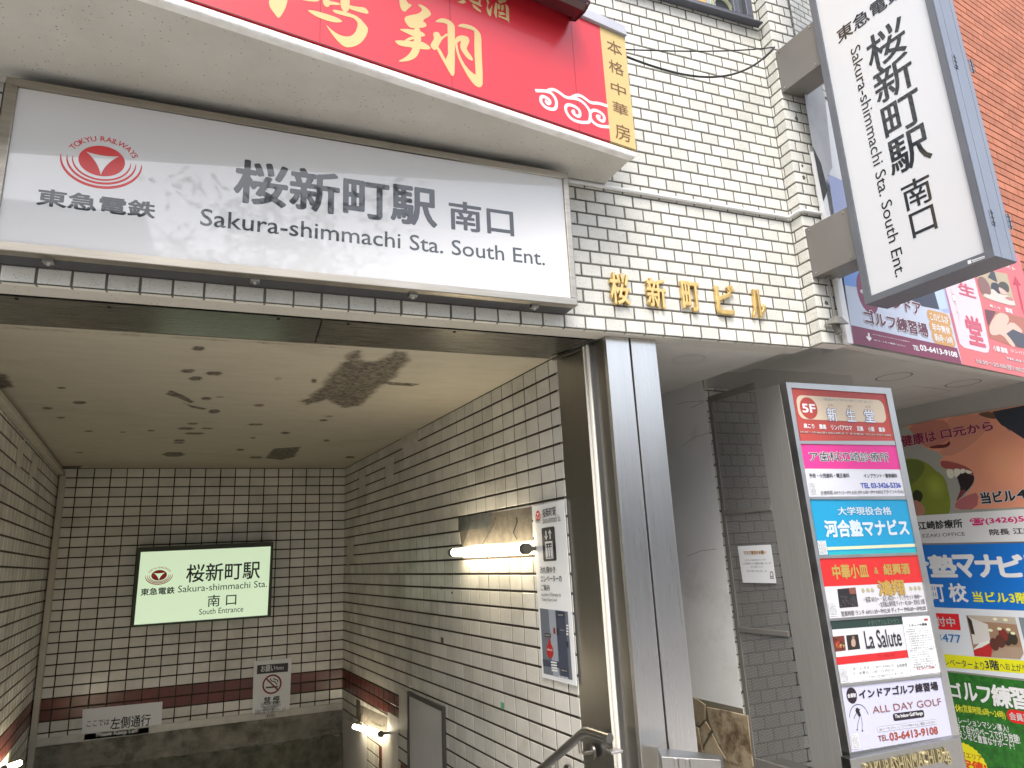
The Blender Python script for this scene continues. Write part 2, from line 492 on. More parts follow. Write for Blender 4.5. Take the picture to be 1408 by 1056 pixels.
# ------------------------------------------------------------------ tiled surfaces
def tiles(mb, o, U, V, N, w_, h_, pu, pv, ou, ov, bond, gap, mat, joint, dep=.004, bev=.003, holes=(), jit=.0004, matfn=None, gapv=None):
    o, U, V, N = Vector(o), Vector(U), Vector(V), Vector(N)
    gapv = gap if gapv is None else gapv
    mb.poly([o - N * dep, o + U * w_ - N * dep, o + U * w_ + V * h_ - N * dep, o + V * h_ - N * dep] if U.cross(V).dot(N) > 0 else
            [o - N * dep, o + V * h_ - N * dep, o + U * w_ + V * h_ - N * dep, o + U * w_ - N * dep], joint)
    flip = U.cross(V).dot(N) < 0
    j0 = math.floor(-ov / pv) - 1; j1 = math.ceil((h_ - ov) / pv) + 1
    for j in range(j0, j1):
        b0 = max(0, ov + j * pv + gapv / 2); b1 = min(h_, ov + (j + 1) * pv - gapv / 2)
        if b1 - b0 < .006: continue
        sh = ou + (bond * pu if j % 2 else 0)
        i0 = math.floor(-sh / pu) - 1; i1 = math.ceil((w_ - sh) / pu) + 1
        for i in range(i0, i1):
            a0 = max(0, sh + i * pu + gap / 2); a1 = min(w_, sh + (i + 1) * pu - gap / 2)
            if a1 - a0 < .006: continue
            cu, cv = (a0 + a1) / 2, (b0 + b1) / 2
            if any(x0 < cu < x1 and y0 < cv < y1 for x0, y0, x1, y1 in holes): continue
            g = random.uniform(-gap * .12, gap * .12); a0 += g; a1 += g
            d = [random.uniform(-jit, jit) for _ in range(4)]
            q = [o + U * a0 + V * b0, o + U * a1 + V * b0, o + U * a1 + V * b1, o + U * a0 + V * b1]
            r = [p - N * dep for p in q]
            e = bev
            p_ = [o + U * (a0 + e) + V * (b0 + e) + N * d[0], o + U * (a1 - e) + V * (b0 + e) + N * d[1],
                  o + U * (a1 - e) + V * (b1 - e) + N * d[2], o + U * (a0 + e) + V * (b1 - e) + N * d[3]]
            m_ = [p - N * bev * .6 for p in q]
            vs = p_ + m_ + r
            F = [(0, 1, 2, 3), (4, 5, 1, 0), (5, 6, 2, 1), (6, 7, 3, 2), (7, 4, 0, 3), (8, 9, 5, 4), (9, 10, 6, 5), (10, 11, 7, 6), (11, 8, 4, 7)]
            if flip: F = [tuple(reversed(x)) for x in F]
            mb.mesh(vs, F, matfn(i, j, cu, cv) if matfn else mat)
    return mb

# ================================================================== THE SETTING
def structure(name, mb):
    return tag(mb.build(name), kind='structure')
g = MB(); g.poly([(-90, -90, GZ - .12), (90, -90, GZ - .12), (90, 90, GZ - .12), (-90, 90, GZ - .12)], 'asphalt')
structure('road', g)
g = MB(); g.slab([(-30, -1.6, GZ), (30, -1.6, GZ), (30, 3.36, GZ), (-30, 3.36, GZ)], (0, 0, 1), .13, 'paving')
g.slab([(1.6, 3.36, GZ), (30, 3.36, GZ), (30, 9, GZ), (1.6, 9, GZ)], (0, 0, 1), .13, 'paving')
structure('pavement', g)
g = MB()
for k in range(16):
    y0 = 3.362 + k * .285
    g.box((-1.78, y0, GZ - (k + 1) * .168 - .3), (3.4, 0, 0), (0, .285, 0), (0, 0, .3), 'paving')
structure('stairs', g)
# yellow guide tiles set in the pavement at the head of the stairs
g = MB()
for i in range(11):
    x = -1.62 + i * .3
    g.slab([(x, 2.45, GZ + .006), (x + .296, 2.45, GZ + .006), (x + .296, 2.746, GZ + .006), (x, 2.746, GZ + .006)], (0, 0, 1), .006, 'tactile')
tag(g.build('tactile_paving'), 'row of yellow tactile paving tiles across the head of the stairs', 'tactile paving')

# ================================================================== THE TILED BUILDING
bld = empty('station_building', (1.0, 2.8, 0), 'cream tiled building over the station stairs with a grey stucco canopy', 'building')
PU, PV = .11355, .0705
g = MB()
tiles(g, (-2.4, 2.8, ZB - .0025), FX, UP, NF, 5.322, 3.3, PU, PV, (1.5702 + 2.4) % PU - PU + PU / 2, 0, .5, .0095, 'tile_cream', 'tile_joint', gapv=.0108,
      holes=((4.0, 2.17, 5.25, 3.0),))
# return of the lowest course under the wall
tiles(g, (-2.4, 2.8, ZB - .003), FX, Vector((0, 1, 0)), -UP, 5.322, .03, PU, .034, (1.5702 + 2.4) % PU - PU + PU / 2, 0, 0, .0085, 'tile_cream', 'tile_joint', dep=.003)
g.poly([(-2.4, 2.83, ZB), (2.92, 2.83, ZB), (2.92, 2.935, ZB), (-2.4, 2.935, ZB)][::-1], 'stucco')
tiles(g, (-2.4, 2.87, GZ), FX, UP, NF, 1.16, ZB - GZ, PU, PV, .02, 0, .5, .0095, 'tile_cream', 'tile_joint', gapv=.0108)
g.build('tiled_front', bld)
# pilaster at the right-hand end
g = MB()
PX0, PX1, PY = 2.926, 3.11, 2.7075
tiles(g, (2.922, 2.8, ZB - .0025), NF, UP, Vector((-1, 0, 0)), .0925, 3.3, .0925 * 1.25, PV, -.002, 0, .17, .0095, 'tile_cream', 'tile_joint', gapv=.0108)
tiles(g, (2.922, PY, ZB - .0025), FX, UP, NF, .188, 3.3, .094, PV, 0.0, 0, .5, .0095, 'tile_cream', 'tile_joint', gapv=.0108)
g.poly([(2.922, 2.8, ZB), (2.922, PY, ZB), (3.11, PY, ZB), (3.11, 2.8, ZB)], 'soffit_paint')
g.poly([(3.11, PY, ZB), (3.11, 2.9, ZB), (3.11, 2.9, ZB + 3.3), (3.11, PY, ZB + 3.3)], 'pier_grey')
# broken anchor holes and scars in the pilaster tiles
pf = Face(Plane((0, PY, 0), NF), (1133, 471), mb=g)
for (x, y), r in (((1095, 163), .013), ((1103, 228), .009), ((1105, 244), .014), ((1136, 417), .014), ((1114, 290), .008)):
    u, v = pf.uv((x, y)); n = 13
    pf.put([(u + r * random.uniform(.65, 1.2) * math.cos(6.283 * k / n), v + r * random.uniform(.7, 1.3) * math.sin(6.283 * k / n)) for k in range(n)], 'bare_mortar', .8)
    pf.put([(u + r * .4 * random.uniform(.6, 1.2) * math.cos(6.283 * k / n), v + r * .4 * random.uniform(.7, 1.3) * math.sin(6.283 * k / n)) for k in range(n)], 'stain_dark', 1.1)
g.build('pilaster', bld)
# the mass of the building behind its faces
g = MB(); g.box((-2.4, 2.86, ZC + .05), (5.5, 0, 0), (0, 6.5, 0), (0, 0, 3.2), 'stucco')
g.box((2.93, 2.72, ZB + .12), (.17, 0, 0), (0, .2, 0), (0, 0, 3.15), 'stucco')
g.box((-2.4, 8.05, -3.0), (5.5, 0, 0), (0, 1, 0), (0, 0, ZC + 3.1), 'stucco'); g.box((-2.9, 2.9, -3.0), (.6, 0, 0), (0, 6, 0), (0, 0, ZC + 3.1), 'stucco')
g.build('structure_core', bld)
# canopy slab
def cpt(u, z, back=0.0):
    return CAN.p + CD * u - NC * back + Vector((0, 0, z))
CZ0, CZ1 = 1.8636 + E0, 2.60 + E0
g = MB()
L0 = cpt(-4.4, 0); R0 = cpt(0, 0)
a = [(L0.x, L0.y), (R0.x, R0.y), (1.6884, 2.797), (-3.4, 2.797)]
g.hexa([(x, y, CZ0) for x, y in a] + [(x, y, CZ1) for x, y in a], 'stucco')
cn = g.build('canopy', bld, bevel=.016, seg=3)
# soffit over the passage to the right of the pillar
g = MB()
g.poly([(1.93, 2.8355, ZB + .002), (1.93, 6.5, ZB + .002), (2.43, 6.5, ZB + .002), (2.765, 3.5687, ZB + .002), (2.86, 2.8355, ZB + .002)], 'soffit_paint')
g.poly([(2.86, 2.8355, ZB + .002), (2.765, 3.5687, ZB + .002), (2.765, 3.5687, ZB + .09), (2.86, 2.8355, ZB + .09)], 'soffit_paint')
sf = Face(Plane((0, 0, ZB + .001), (0, 0, -1)), (944, 494), (960, 495), mb=g)
u, v = sf.uv((946.5, 494)); 
for k in range(28):
    a0, a1 = 2 * math.pi * k / 28, 2 * math.pi * (k + 1) / 28
    sf.put([(u + .095 * math.cos(a0), v + .095 * math.sin(a0)), (u + .095 * math.cos(a1), v + .095 * math.sin(a1)), (u + .088 * math.cos(a1), v + .088 * math.sin(a1)), (u + .088 * math.cos(a0), v + .088 * math.sin(a0))], 'pier_grey', 1)
g.build('soffit', bld)
# window above
wf = MB(); wx0, wx1, wz = 1.55, 2.872, 3.193 + E0
for q in ((wx0, wz, wx1, wz + .045), (wx0, wz + .045, wx0 + .04, wz + 1.0), (wx1 - .05, wz + .045, wx1, wz + 1.0), (2.72, wz + .045, 2.75, wz + 1.0)):
    wf.box((q[0], 2.772, q[1]), (q[2] - q[0], 0, 0), (0, .03, 0), (0, 0, q[3] - q[1]), 'window_frame')
win = wf.build('window', bld, bevel=.004)
g = MB(); g.box((wx0 - .02, 2.745, wz - .012), (wx1 - wx0 + .06, 0, 0), (0, .05, 0), (0, 0, .012), 'window_frame'); g.build('sill', win, bevel=.003)
g = MB(); g.poly([(wx0, 2.801, wz), (wx1, 2.801, wz), (wx1, 2.801, wz + 1), (wx0, 2.801, wz + 1)], 'window_glass'); g.build('pane', win)
g = MB(); g.poly([(wx0 + .04, 2.796, wz + .045), (2.53, 2.796, wz + .045), (2.47, 2.796, wz + 1), (wx0 + .04, 2.796, wz + 1)], 'blind_tan')
g.poly([(2.532, 2.796, wz + .045), (2.60, 2.796, wz + .045), (2.64, 2.796, wz + 1), (2.472, 2.796, wz + 1)], 'blind_grey'); g.build('blind', win)
g = MB()
for r in (.07, .08, .09):
    g.tube([(2.64 + r * math.cos(R_(t)), 2.79, wz + .03 + r * math.sin(R_(t)) * 1.4) for t in range(0, 181, 12)], .0022, 'hose_green', 6)
tag(g.build('coiled_hose'), 'pale green hose looped behind the upper window', 'hose')

# ------------------------------------------------------------------ stairwell
st = empty('stairwell', (0, 5.6, 0), 'stairwell lined with grubby white tiles and a red tile band', 'stairwell')
TU, TV = .1484, .098
def band(i, j, u, v):
    z = v + zlo
    return 'tile_red' if RB0 < z < RB1 else 'tile_white'
RB0, RB1 = -1.297 + E0, -1.092 + E0
zlo = -1.424 + E0
# back wall
g = MB()
tiles(g, (-1.78, 8.0, zlo), FX, UP, NF, 2.84, ZC - zlo, TU, TV, (-1.5959 + 1.78) % TU, (.9755 + E0 - zlo) % TV, 0, .0105, 'tile_white', 'wall_joint', matfn=band, gapv=.0125, bev=.002)
g.box((-1.78, 7.985, -1.484 + E0), (2.84, 0, 0), (0, .02, 0), (0, 0, .066), 'border_white')
o = g.build('tiled_wall', st); o['label'] = 'end wall of white tiles with a dark red band low down'
g = MB()
# concrete below the end wall, rough and lifted here and there
nx, nz = 60, 16
for r0 in range(2):
    y_, z0, z1, mt = ((7.975, -1.72, -1.484, 'concrete'), (7.90, -4.4, -1.72, 'concrete_moss'))[r0]
    vs, fs = [], []
    for j in range(nz + 1):
        for i in range(nx + 1):
            x = -1.78 + 2.84 * i / nx; t = j / nz
            zz = z0 + (z1 - z0) * t
            if r0 == 1 and j == nz: zz += random.uniform(-.015, .02)
            vs.append((x, y_ + random.uniform(-.008, .008) + (.06 * (t > .97) if r0 else 0), zz + E0))
    for j in range(nz):
        for i in range(nx):
            k = j * (nx + 1) + i; fs.append((k, k + 1, k + nx + 2, k + nx + 1))
    g.mesh(vs, fs, mt, True)
g.build('concrete_base', st)
# right-hand wall: s runs from the back corner towards the street
zlo = -2.9 + E0
SL = 4.735
o0 = Vector((1.054, 8.008, zlo))
def band2(i, j, u, v):
    z = v + zlo; k = z - E0
    if 0 < u < 1.93 and RB0 < z < RB1: return 'tile_red'
    if 1.30 < u < 1.66 and -2.6 < k < -1.55: return 'tile_red'
    if 1.98 < u < 2.3 and -1.75 < k < -1.62: return 'tile_red'
    return 'tile_white'
g = MB()
tiles(g, o0, -YD, UP, NL, SL, ZC - zlo, .1497, TV, 0.0, (.9755 + E0 - zlo) % TV, 0, .0095, 'tile_white', 'wall_joint', matfn=band2, gapv=.0135, bev=.002)
wrf = Face(WR, (474, 644), mb=g)
def wpoly(pts, mat, L=1.0): wrf.px(pts, mat, L)
K8 = K(360, 880, 6.4); K6 = K(360, 630, 6.4); KL = K(560, 640, 5.867); K4 = K(400, 330, 2.816)
# mortar patches near the ceiling, bare patches behind the lamps, smooth plates
for q in ([K6(858, 118), K6(915, 85), K6(912, 300), K6(855, 345)], [K6(1083, 10), K6(1165, -20), K6(1160, 200), K6(1095, 205)], [K6(752, 722), K6(808, 705), K6(805, 925), K6(750, 940)],
          [K4(425, 765), K4(490, 733), K4(493, 780), K4(433, 820)]):
    q2 = []
    for i in range(len(q)):
        p, r = q[i], q[(i + 1) % len(q)]
        for k in range(4):
            q2.append((p[0] + (r[0] - p[0]) * k / 4 + random.uniform(-.5, .5), p[1] + (r[1] - p[1]) * k / 4 + random.uniform(-.5, .5)))
    wpoly(q2, 'patch_mortar')
wpoly([KL(410, 425), KL(1005, 333), KL(1015, 605), KL(800, 628), KL(560, 640), KL(440, 662)], 'bare_mortar')
wpoly([KL(415, 420), KL(680, 382), KL(690, 460), KL(640, 505), KL(480, 520), KL(412, 540)], 'slate', 1.6)
wpoly([KL(690, 430), KL(722, 440), KL(722, 500), KL(665, 510)], 'stain_dark', 1.8)
wpoly([K8(870, 575), K8(1108, 680), K8(1105, 820), K8(868, 720)], 'bare_mortar')
wpoly([K8(715, 690), K8(860, 745), K8(925, 835), K8(925, 1150), K8(715, 1150)], 'panel_white', 1.4)
wpoly([K8(1110, 630), K8(1205, 690), K8(1200, 1150), K8(1060, 1150), K8(1060, 810), K8(1105, 830)], 'border_white', 1.2)
wpoly([K8(1208, 420), K8(1292, 455), K8(1290, 800), K8(1208, 765)], 'border_white', 1.2)
wpoly([K8(832, 520), K8(870, 540), K8(870, 705), K8(832, 690)], 'stain_dark', 1.1)
wpoly([(688.5, 965), (693.3, 966.5), (693.3, 975), (688.7, 973.6)], 'tape_green', 1.2)
wpoly([KL(262, 975), KL(284, 975), KL(284, 1000), KL(268, 1000)], 'stain_dark', .8)
wpoly([KL(355, 1018), KL(368, 1018), KL(366, 1036), KL(356, 1034)], 'stain_dark', .8)
wpoly([(606, 876), (610, 877), (610, 885), (606.5, 884)], 'stain_dark', .8)
o = g.build('tiled_wall', st); o['label'] = 'right-hand tiled wall carrying the lamps and the lift notice'
# left-hand wall
g = MB()
o0 = Vector((-1.7565, 8.05, zlo))
def band3(i, j, u, v):
    z = v + zlo
    return 'tile_red' if (u < 2.1 and RB0 < z < RB1) else 'tile_white'
tiles(g, o0, -YD, UP, -NL, 5.17, ZC - zlo, .1497, TV, .05, (.9755 + E0 - zlo) % TV, 0, .0095, 'tile_white', 'wall_joint', matfn=band3, gapv=.0135, bev=.002)
wlf = Face(WL, (83, 650), mb=g)
KW = K(0, 520, 7.54)
wlf.px([KW(190, 640), KW(260, 640), KW(215, 930), KW(165, 900)], 'patch_mortar', 1)
wlf.px([KW(345, 790), KW(405, 830), KW(365, 1000), KW(310, 1050), KW(300, 1010)], 'patch_mortar', 1)
o = g.build('tiled_wall', st); o['label'] = 'left-hand tiled wall with a cream cable duct along the ceiling'
# ceiling: a fine sheet whose 'stain' attribute says how dirty each spot is
WLx = lambda y: -1.75 - (y - 8.0) * math.tan(SK)
WRx = lambda y: 1.054 - (y - 8.008) * math.tan(SK)
CP = Plane((0, 0, ZC), (0, 0, -1))
K7 = K(0, 330, 2.816)
DX = .0125; NXc, NYc = int(3.4 / DX), int(4.76 / DX)
stain = [[0.0] * (NXc + 1) for _ in range(NYc + 1)]
def cxy(j, i):
    y = 3.29 + j * DX
    return WLx(y) - .1 + i * DX * 1.0, y
def blot(pts, val=1.0, soft=.02):
    q = [CP.at(*p) for p in pts]; q = [(p.x, p.y) for p in q]; n = len(q)
    y0, y1 = min(p[1] for p in q) - soft * 3, max(p[1] for p in q) + soft * 3
    x0, x1 = min(p[0] for p in q) - soft * 3, max(p[0] for p in q) + soft * 3
    for j in range(max(0, int((y0 - 3.29) / DX)), min(NYc, int((y1 - 3.29) / DX) + 1) + 1):
        for i in range(NXc + 1):
            x, y = cxy(j, i)
            if not (x0 < x < x1): continue
            ins = False; dm = 9
            for k in range(n):
                (ax, ay), (bx, by) = q[k], q[(k + 1) % n]
                if (ay > y) != (by > y) and x < (bx - ax) * (y - ay) / (by - ay) + ax: ins = not ins
                t = max(0, min(1, ((x - ax) * (bx - ax) + (y - ay) * (by - ay)) / ((bx - ax) ** 2 + (by - ay) ** 2 + 1e-12)))
                dm = min(dm, math.hypot(x - ax - t * (bx - ax), y - ay - t * (by - ay)))
            v = val * max(0, min(1, .5 + (dm if ins else -dm) / (2 * soft)))
            if v > stain[j][i]: stain[j][i] = v
blot([K4(235, 428), K4(280, 424), K4(262, 462), K4(322, 470), K4(385, 440), K4(400, 428), K4(450, 432), K4(457, 470), K4(405, 530), K4(350, 565), K4(300, 610), K4(270, 642), K4(200, 650), K4(140, 620), K4(60, 640), K4(40, 625), K4(110, 580), K4(150, 520), K4(205, 470)], 1.0, .06)
blot([K4(335, 545), K4(400, 550), K4(505, 557), K4(470, 567), K4(380, 562)], .9, .015)
blot([K4(75, 540), K4(105, 545), K4(100, 555), K4(80, 552)], .8, .02)
for x, y, a, b in ((768, 420, 30, 9), (728, 507, 33, 8), (830, 517, 38, 8), (757, 536, 30, 8), (1078, 538, 25, 9), (238, 572, 20, 4), (308, 630, 30, 6), (183, 651, 26, 5), (235, 688, 20, 4), (798, 614, 24, 6), (850, 608, 20, 3),
                   (828, 664, 26, 8), (1003, 640, 22, 5), (745, 711, 24, 4), (720, 730, 38, 5), (803, 729, 30, 3), (752, 749, 48, 4), (695, 776, 26, 4), (692, 785, 24, 3), (672, 830, 48, 9), (345, 740, 20, 3), (585, 738, 18, 3), (1105, 747, 22, 5),
                   (1272, 683, 25, 4), (1252, 698, 20, 4), (1265, 776, 14, 4), (990, 714, 34, 4), (980, 766, 12, 3), (930, 812, 18, 4), (1355, 841, 22, 4), (990, 842, 30, 4), (305, 823, 25, 3), (475, 744, 16, 2), (1215, 545, 14, 9)):
    blot([K7(x - a, y), K7(x - a * .5, y - b), K7(x + a * .6, y - b), K7(x + a, y), K7(x + a * .5, y + b), K7(x - a * .5, y + b)], .95 if a != 25 else .6, .018)
blot([K7(1060, 808), K7(1165, 800), K7(1140, 840), K7(1090, 852), K7(1025, 845)], 1.0, .035)
blot([K7(640, 598), K7(660, 580), K7(720, 605), K7(755, 628), K7(735, 632), K7(690, 612)], 1.0, .02)
blot([K7(700, 627), K7(740, 640), K7(800, 652), K7(790, 658), K7(740, 648)], 1.0, .02)
blot([K7(235, 875), K7(320, 873), K7(315, 884), K7(240, 886)], .9, .03)
blot([K7(-60, 505), K7(30, 520), K7(62, 570), K7(-40, 580)], .8, .03)
blot([K7(0, 332), K7(700, 372), K7(1408, 418), K7(1408, 428), K7(700, 384), K7(0, 345)], .55, .03)
m = M('ceiling_dirty', (.41, .38, .305), .8, c2=(.375, .345, .275), vs=3.0, stretch=(1.5, 4, 4), bump=.0012, bs=30, stain=(.30, .27, .205), stain_s=1.1, stain_r=(.53, .78))
n = m.node_tree.nodes; l = m.node_tree.links; b_ = n['Principled BSDF']; src = b_.inputs['Base Color'].links[0].from_socket
at_ = n.new('ShaderNodeAttribute'); at_.attribute_name = 'stain'; tcn = n.new('ShaderNodeTexCoord')
n1 = n.new('ShaderNodeTexNoise'); n1.inputs['Scale'].default_value = 9; n1.inputs['Detail'].default_value = 10; n1.inputs['Roughness'].default_value = .7; l.new(tcn.outputs['Object'], n1.inputs['Vector'])
n2 = n.new('ShaderNodeTexNoise'); n2.inputs['Scale'].default_value = 38; n2.inputs['Detail'].default_value = 6; l.new(tcn.outputs['Object'], n2.inputs['Vector'])
ad = n.new('ShaderNodeMath'); ad.operation = 'MULTIPLY_ADD'; l.new(n1.outputs['Fac'], ad.inputs[0]); ad.inputs[1].default_value = 1.1; l.new(at_.outputs['Fac'], ad.inputs[2])
mr_ = n.new('ShaderNodeMapRange'); mr_.interpolation_type = 'SMOOTHSTEP'; mr_.inputs['From Min'].default_value = .86; mr_.inputs['From Max'].default_value = 1.32; l.new(ad.outputs[0], mr_.inputs['Value'])
sc_ = n.new('ShaderNodeMix'); sc_.data_type = 'RGBA'; sc_.inputs[6].default_value = (.055, .047, .036, 1); sc_.inputs[7].default_value = (.19, .165, .125, 1)
r2 = n.new('ShaderNodeMapRange'); r2.inputs['From Min'].default_value = .38; r2.inputs['From Max'].default_value = .68; l.new(n2.outputs['Fac'], r2.inputs['Value']); l.new(r2.outputs[0], sc_.inputs['Factor'])
mx = n.new('ShaderNodeMix'); mx.data_type = 'RGBA'; l.new(mr_.outputs[0], mx.inputs['Factor']); l.new(src, mx.inputs[6]); l.new(sc_.outputs[2], mx.inputs[7]); l.new(mx.outputs[2], b_.inputs['Base Color'])
g = MB()
vs = []
for j in range(NYc + 1):
    for i in range(NXc + 1):
        x, y = cxy(j, i); vs.append((x, y, ZC))
g.mesh(vs, [(j * (NXc + 1) + i, (j + 1) * (NXc + 1) + i, (j + 1) * (NXc + 1) + i + 1, j * (NXc + 1) + i + 1) for j in range(NYc) for i in range(NXc)], 'ceiling_dirty')
ce = g.build('ceiling', st)
aa = ce.data.attributes.new('stain', 'FLOAT', 'POINT'); aa.data.foreach_set('value', [v for row in stain for v in row])
# steel lining of the opening's head
g = MB()
hx0, hx1 = -1.9, 1.66
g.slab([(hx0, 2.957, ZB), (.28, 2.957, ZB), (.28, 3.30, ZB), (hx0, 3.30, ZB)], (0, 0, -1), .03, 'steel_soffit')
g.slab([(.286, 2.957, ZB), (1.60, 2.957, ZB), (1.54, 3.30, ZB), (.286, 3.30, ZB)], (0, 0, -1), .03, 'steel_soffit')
g.poly([(hx0, 2.935, ZB + .03), (hx1, 2.935, ZB + .03), (hx1, 2.96, ZB + .03), (hx0, 2.96, ZB + .03)][::-1], 'black_gap')
g.poly([(hx0, 2.9352, ZB - .001), (hx1, 2.9352, ZB - .001), (hx1, 2.9352, ZB + .03), (hx0, 2.9352, ZB + .03)], 'black_gap')
g.slab([(hx0, 3.302, ZB + .003), (1.55, 3.302, ZB + .003), (1.55, 3.325, ZB + .003), (hx0, 3.325, ZB + .003)], (0, 0, -1), .02, 'stain_dark')
for x, y in ((-.86, 2.98), (.10, 2.985), (.40, 2.985), (.9, 2.985), (-.55, 3.0)):
    g.tube([(x, y, ZB - .003), (x, y, ZB + .001)], .008, 'black_gap', 8)
g.build('head_lining', st)
# cream cable duct along the ceiling and down the corner
g = MB()
dz = ZC - .055
A = Vector((WLx(3.4) + .025, 3.4, dz)); B = Vector((WLx(7.94) + .025, 7.94, dz))
g.box(A - Vector((.022, 0, .022)), (.044, 0, 0), B - A, (0, 0, .044), 'pvc_cream')
g.box((-1.735, 7.945, -2.8 + E0), (.05, 0, 0), (0, .045, 0), (0, 0, ZC - .08 + 2.8 - E0), 'pvc_cream')
o = tag(g.build('cable_duct', bevel=.004), 'cream cable duct along the ceiling and down the stairwell corner', 'cable duct')

# ------------------------------------------------------------------ steel pillar of the opening
pl = empty('steel_pillar', (1.8, 2.95, 0), 'brushed stainless steel pillar beside the stair opening', 'pillar')
A = Vector((1.658, 2.87, 0)); B = Vector((1.585, 3.32, 0))
for x0, x1 in ((1.658, 1.793), (1.803, 1.953)):
    g = MB(); g.box((x0, 2.87, GZ), (x1 - x0, 0, 0), (0, .03, 0), (0, 0, ZB - GZ - .001), 'steel'); g.build('front_panel', pl, bevel=.003)
g = MB(); g.box((1.792, 2.882, GZ), (.012, 0, 0), (0, .03, 0), (0, 0, ZB - GZ - .002), 'black_gap'); g.build('joint', pl)
g = MB(); d = B - A
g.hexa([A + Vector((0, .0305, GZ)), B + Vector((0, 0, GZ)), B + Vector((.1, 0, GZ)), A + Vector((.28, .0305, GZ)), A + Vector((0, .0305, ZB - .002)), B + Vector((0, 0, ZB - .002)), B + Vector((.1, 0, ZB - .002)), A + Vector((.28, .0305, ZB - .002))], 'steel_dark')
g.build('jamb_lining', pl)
g = MB(); dn = d.normalized(); nr = Vector((-dn.y, dn.x, 0))
if nr.x > 0: nr = -nr
for s0, wd, out, mt in ((.128, .012, .022, 'steel_bright'), (.158, .010, .022, 'steel_bright'), (.14, .018, .003, 'black_gap'), (.122, .006, .012, 'steel_dark')):
    p = A + dn * s0 + Vector((0, 0, GZ))
    g.box(p - nr * .004, dn * wd, nr * (out + .004), (0, 0, ZB - GZ - .012), mt)
g.build('shutter_rail', pl)
g = MB(); c = Vector((1.55, 3.285, ZB - .02)); e = Vector((1.634, 2.985, ZB - .02))
g.box(c, (.012, 0, 0), e - c, (0, 0, .019), 'steel_dark'); g.build('head_trim', pl)

# steel box standing against the foot of the pillar
g = MB(); zt = -.8435 + E0
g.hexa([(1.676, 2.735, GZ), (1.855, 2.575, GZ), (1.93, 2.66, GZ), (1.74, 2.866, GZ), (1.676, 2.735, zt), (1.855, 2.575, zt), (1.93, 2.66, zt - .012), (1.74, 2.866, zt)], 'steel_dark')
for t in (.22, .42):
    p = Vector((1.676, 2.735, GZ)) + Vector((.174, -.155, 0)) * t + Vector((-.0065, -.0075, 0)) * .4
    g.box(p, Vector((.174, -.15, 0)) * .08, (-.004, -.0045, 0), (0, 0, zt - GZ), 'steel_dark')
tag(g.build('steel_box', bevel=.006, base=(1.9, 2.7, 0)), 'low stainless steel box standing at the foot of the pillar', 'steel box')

# handrail
hr = empty('handrail', (1.55, 3.4, 0), 'round stainless handrail running down beside the tiled wall', 'handrail')
q = Plane(WR.p + NL * .075, NL)
P = [q.at(700, 1095), q.at(742, 1060), q.at(798, 1011)]; 
bend = q.at(803, 1007); end = bend + Vector((.028, -.20, .012))
g = MB(); g.tube(P + [bend + Vector((.001, -.01, .005)), bend + Vector((.006, -.05, .012)), end], .021, 'steel_dark', 16); g.build('rail', hr)
for (x, y) in ((797, 1020), (765, 1048)):
    a = q.at(x, y - 4); b = a + Vector((0, 0, -.05)); c = b - NL * .055 + Vector((0, 0, -.015))
    g = MB(); g.tube([a, a + Vector((0, 0, -.03)), b + Vector((0, 0, -.005)), b - NL * .02 + Vector((0, 0, -.015)), c], .009, 'steel_dark', 10)
    g.tube([c, c - NL * .012], .032, 'steel_dark', 16); g.build('bracket', hr)
g = MB(); p = end + Vector((-.03, -.01, -.05)); g.box(p, (.06, 0, 0), (0, -.05, 0), (0, 0, .012), 'steel'); g.build('end_plate', hr, bevel=.003)
# ------------------------------------------------------------------ lamps in the stairwell
def wall_lamp(px0, px1, pl_, wall_n, r, label):
    a = pl_.at(*px0); b = pl_.at(*px1); d = (b - a).normalized()
    t = empty('tube_lamp', (a + b) / 2, label, 'lamp', 'lamps on the stairwell walls')
    g = MB(); g.tube([a + d * .05, b - d * .05], r, 'lamp_tube', 14); g.build('tube', t)
    for p, s in ((a, 1), (b, -1)):
        g = MB(); g.tube([p, p + d * .05 * s], r * 1.15, 'lamp_cap', 14)
        g.build('end_cap', t)
        g = MB(); g.tube([p + d * .02 * s, p + d * .02 * s - wall_n * .075], r * .5, 'lamp_cap', 8); g.build('holder', t)
    return t
LP = WR.moved(.075)
wall_lamp((621, 760), (725.5, 754.5), LP, NL, .026, 'lit tube lamp beside the lift notice')
wall_lamp((485.5, 998.5), (524.5, 1009.5), LP, NL, .021, 'small lit tube lamp beside the white door')
wall_lamp((4, 1058), (27.5, 1049), WL.moved(.075), -NL, .021, 'lit tube lamp low on the left-hand wall')
W2 = WR.moved(.012)
def wires(label, runs):
    t = empty('lamp_wires', W2.at(*runs[0][0]), label, 'wires')
    for q in runs:
        g = MB(); g.tube([W2.at(*p) for p in q], .003, 'cable_black', 6); g.build('wire', t)
wires('loose dark wires on the bare patch above the near tube lamp', ([KL(710, 430), KL(700, 470), KL(660, 540), KL(625, 600), KL(600, 640)], [KL(880, 420), KL(885, 455), KL(855, 540), KL(885, 595)], [KL(500, 480), KL(480, 540), KL(450, 620), KL(420, 670)]))
wires('tangled wires above the small lamp beside the white door', ([K8(885, 620), K8(880, 660), K8(840, 730), K8(810, 760)], [K8(985, 650), K8(960, 680), K8(920, 720), K8(890, 745)], [K8(960, 720), K8(1010, 750), K8(1060, 770), K8(1075, 745)]))

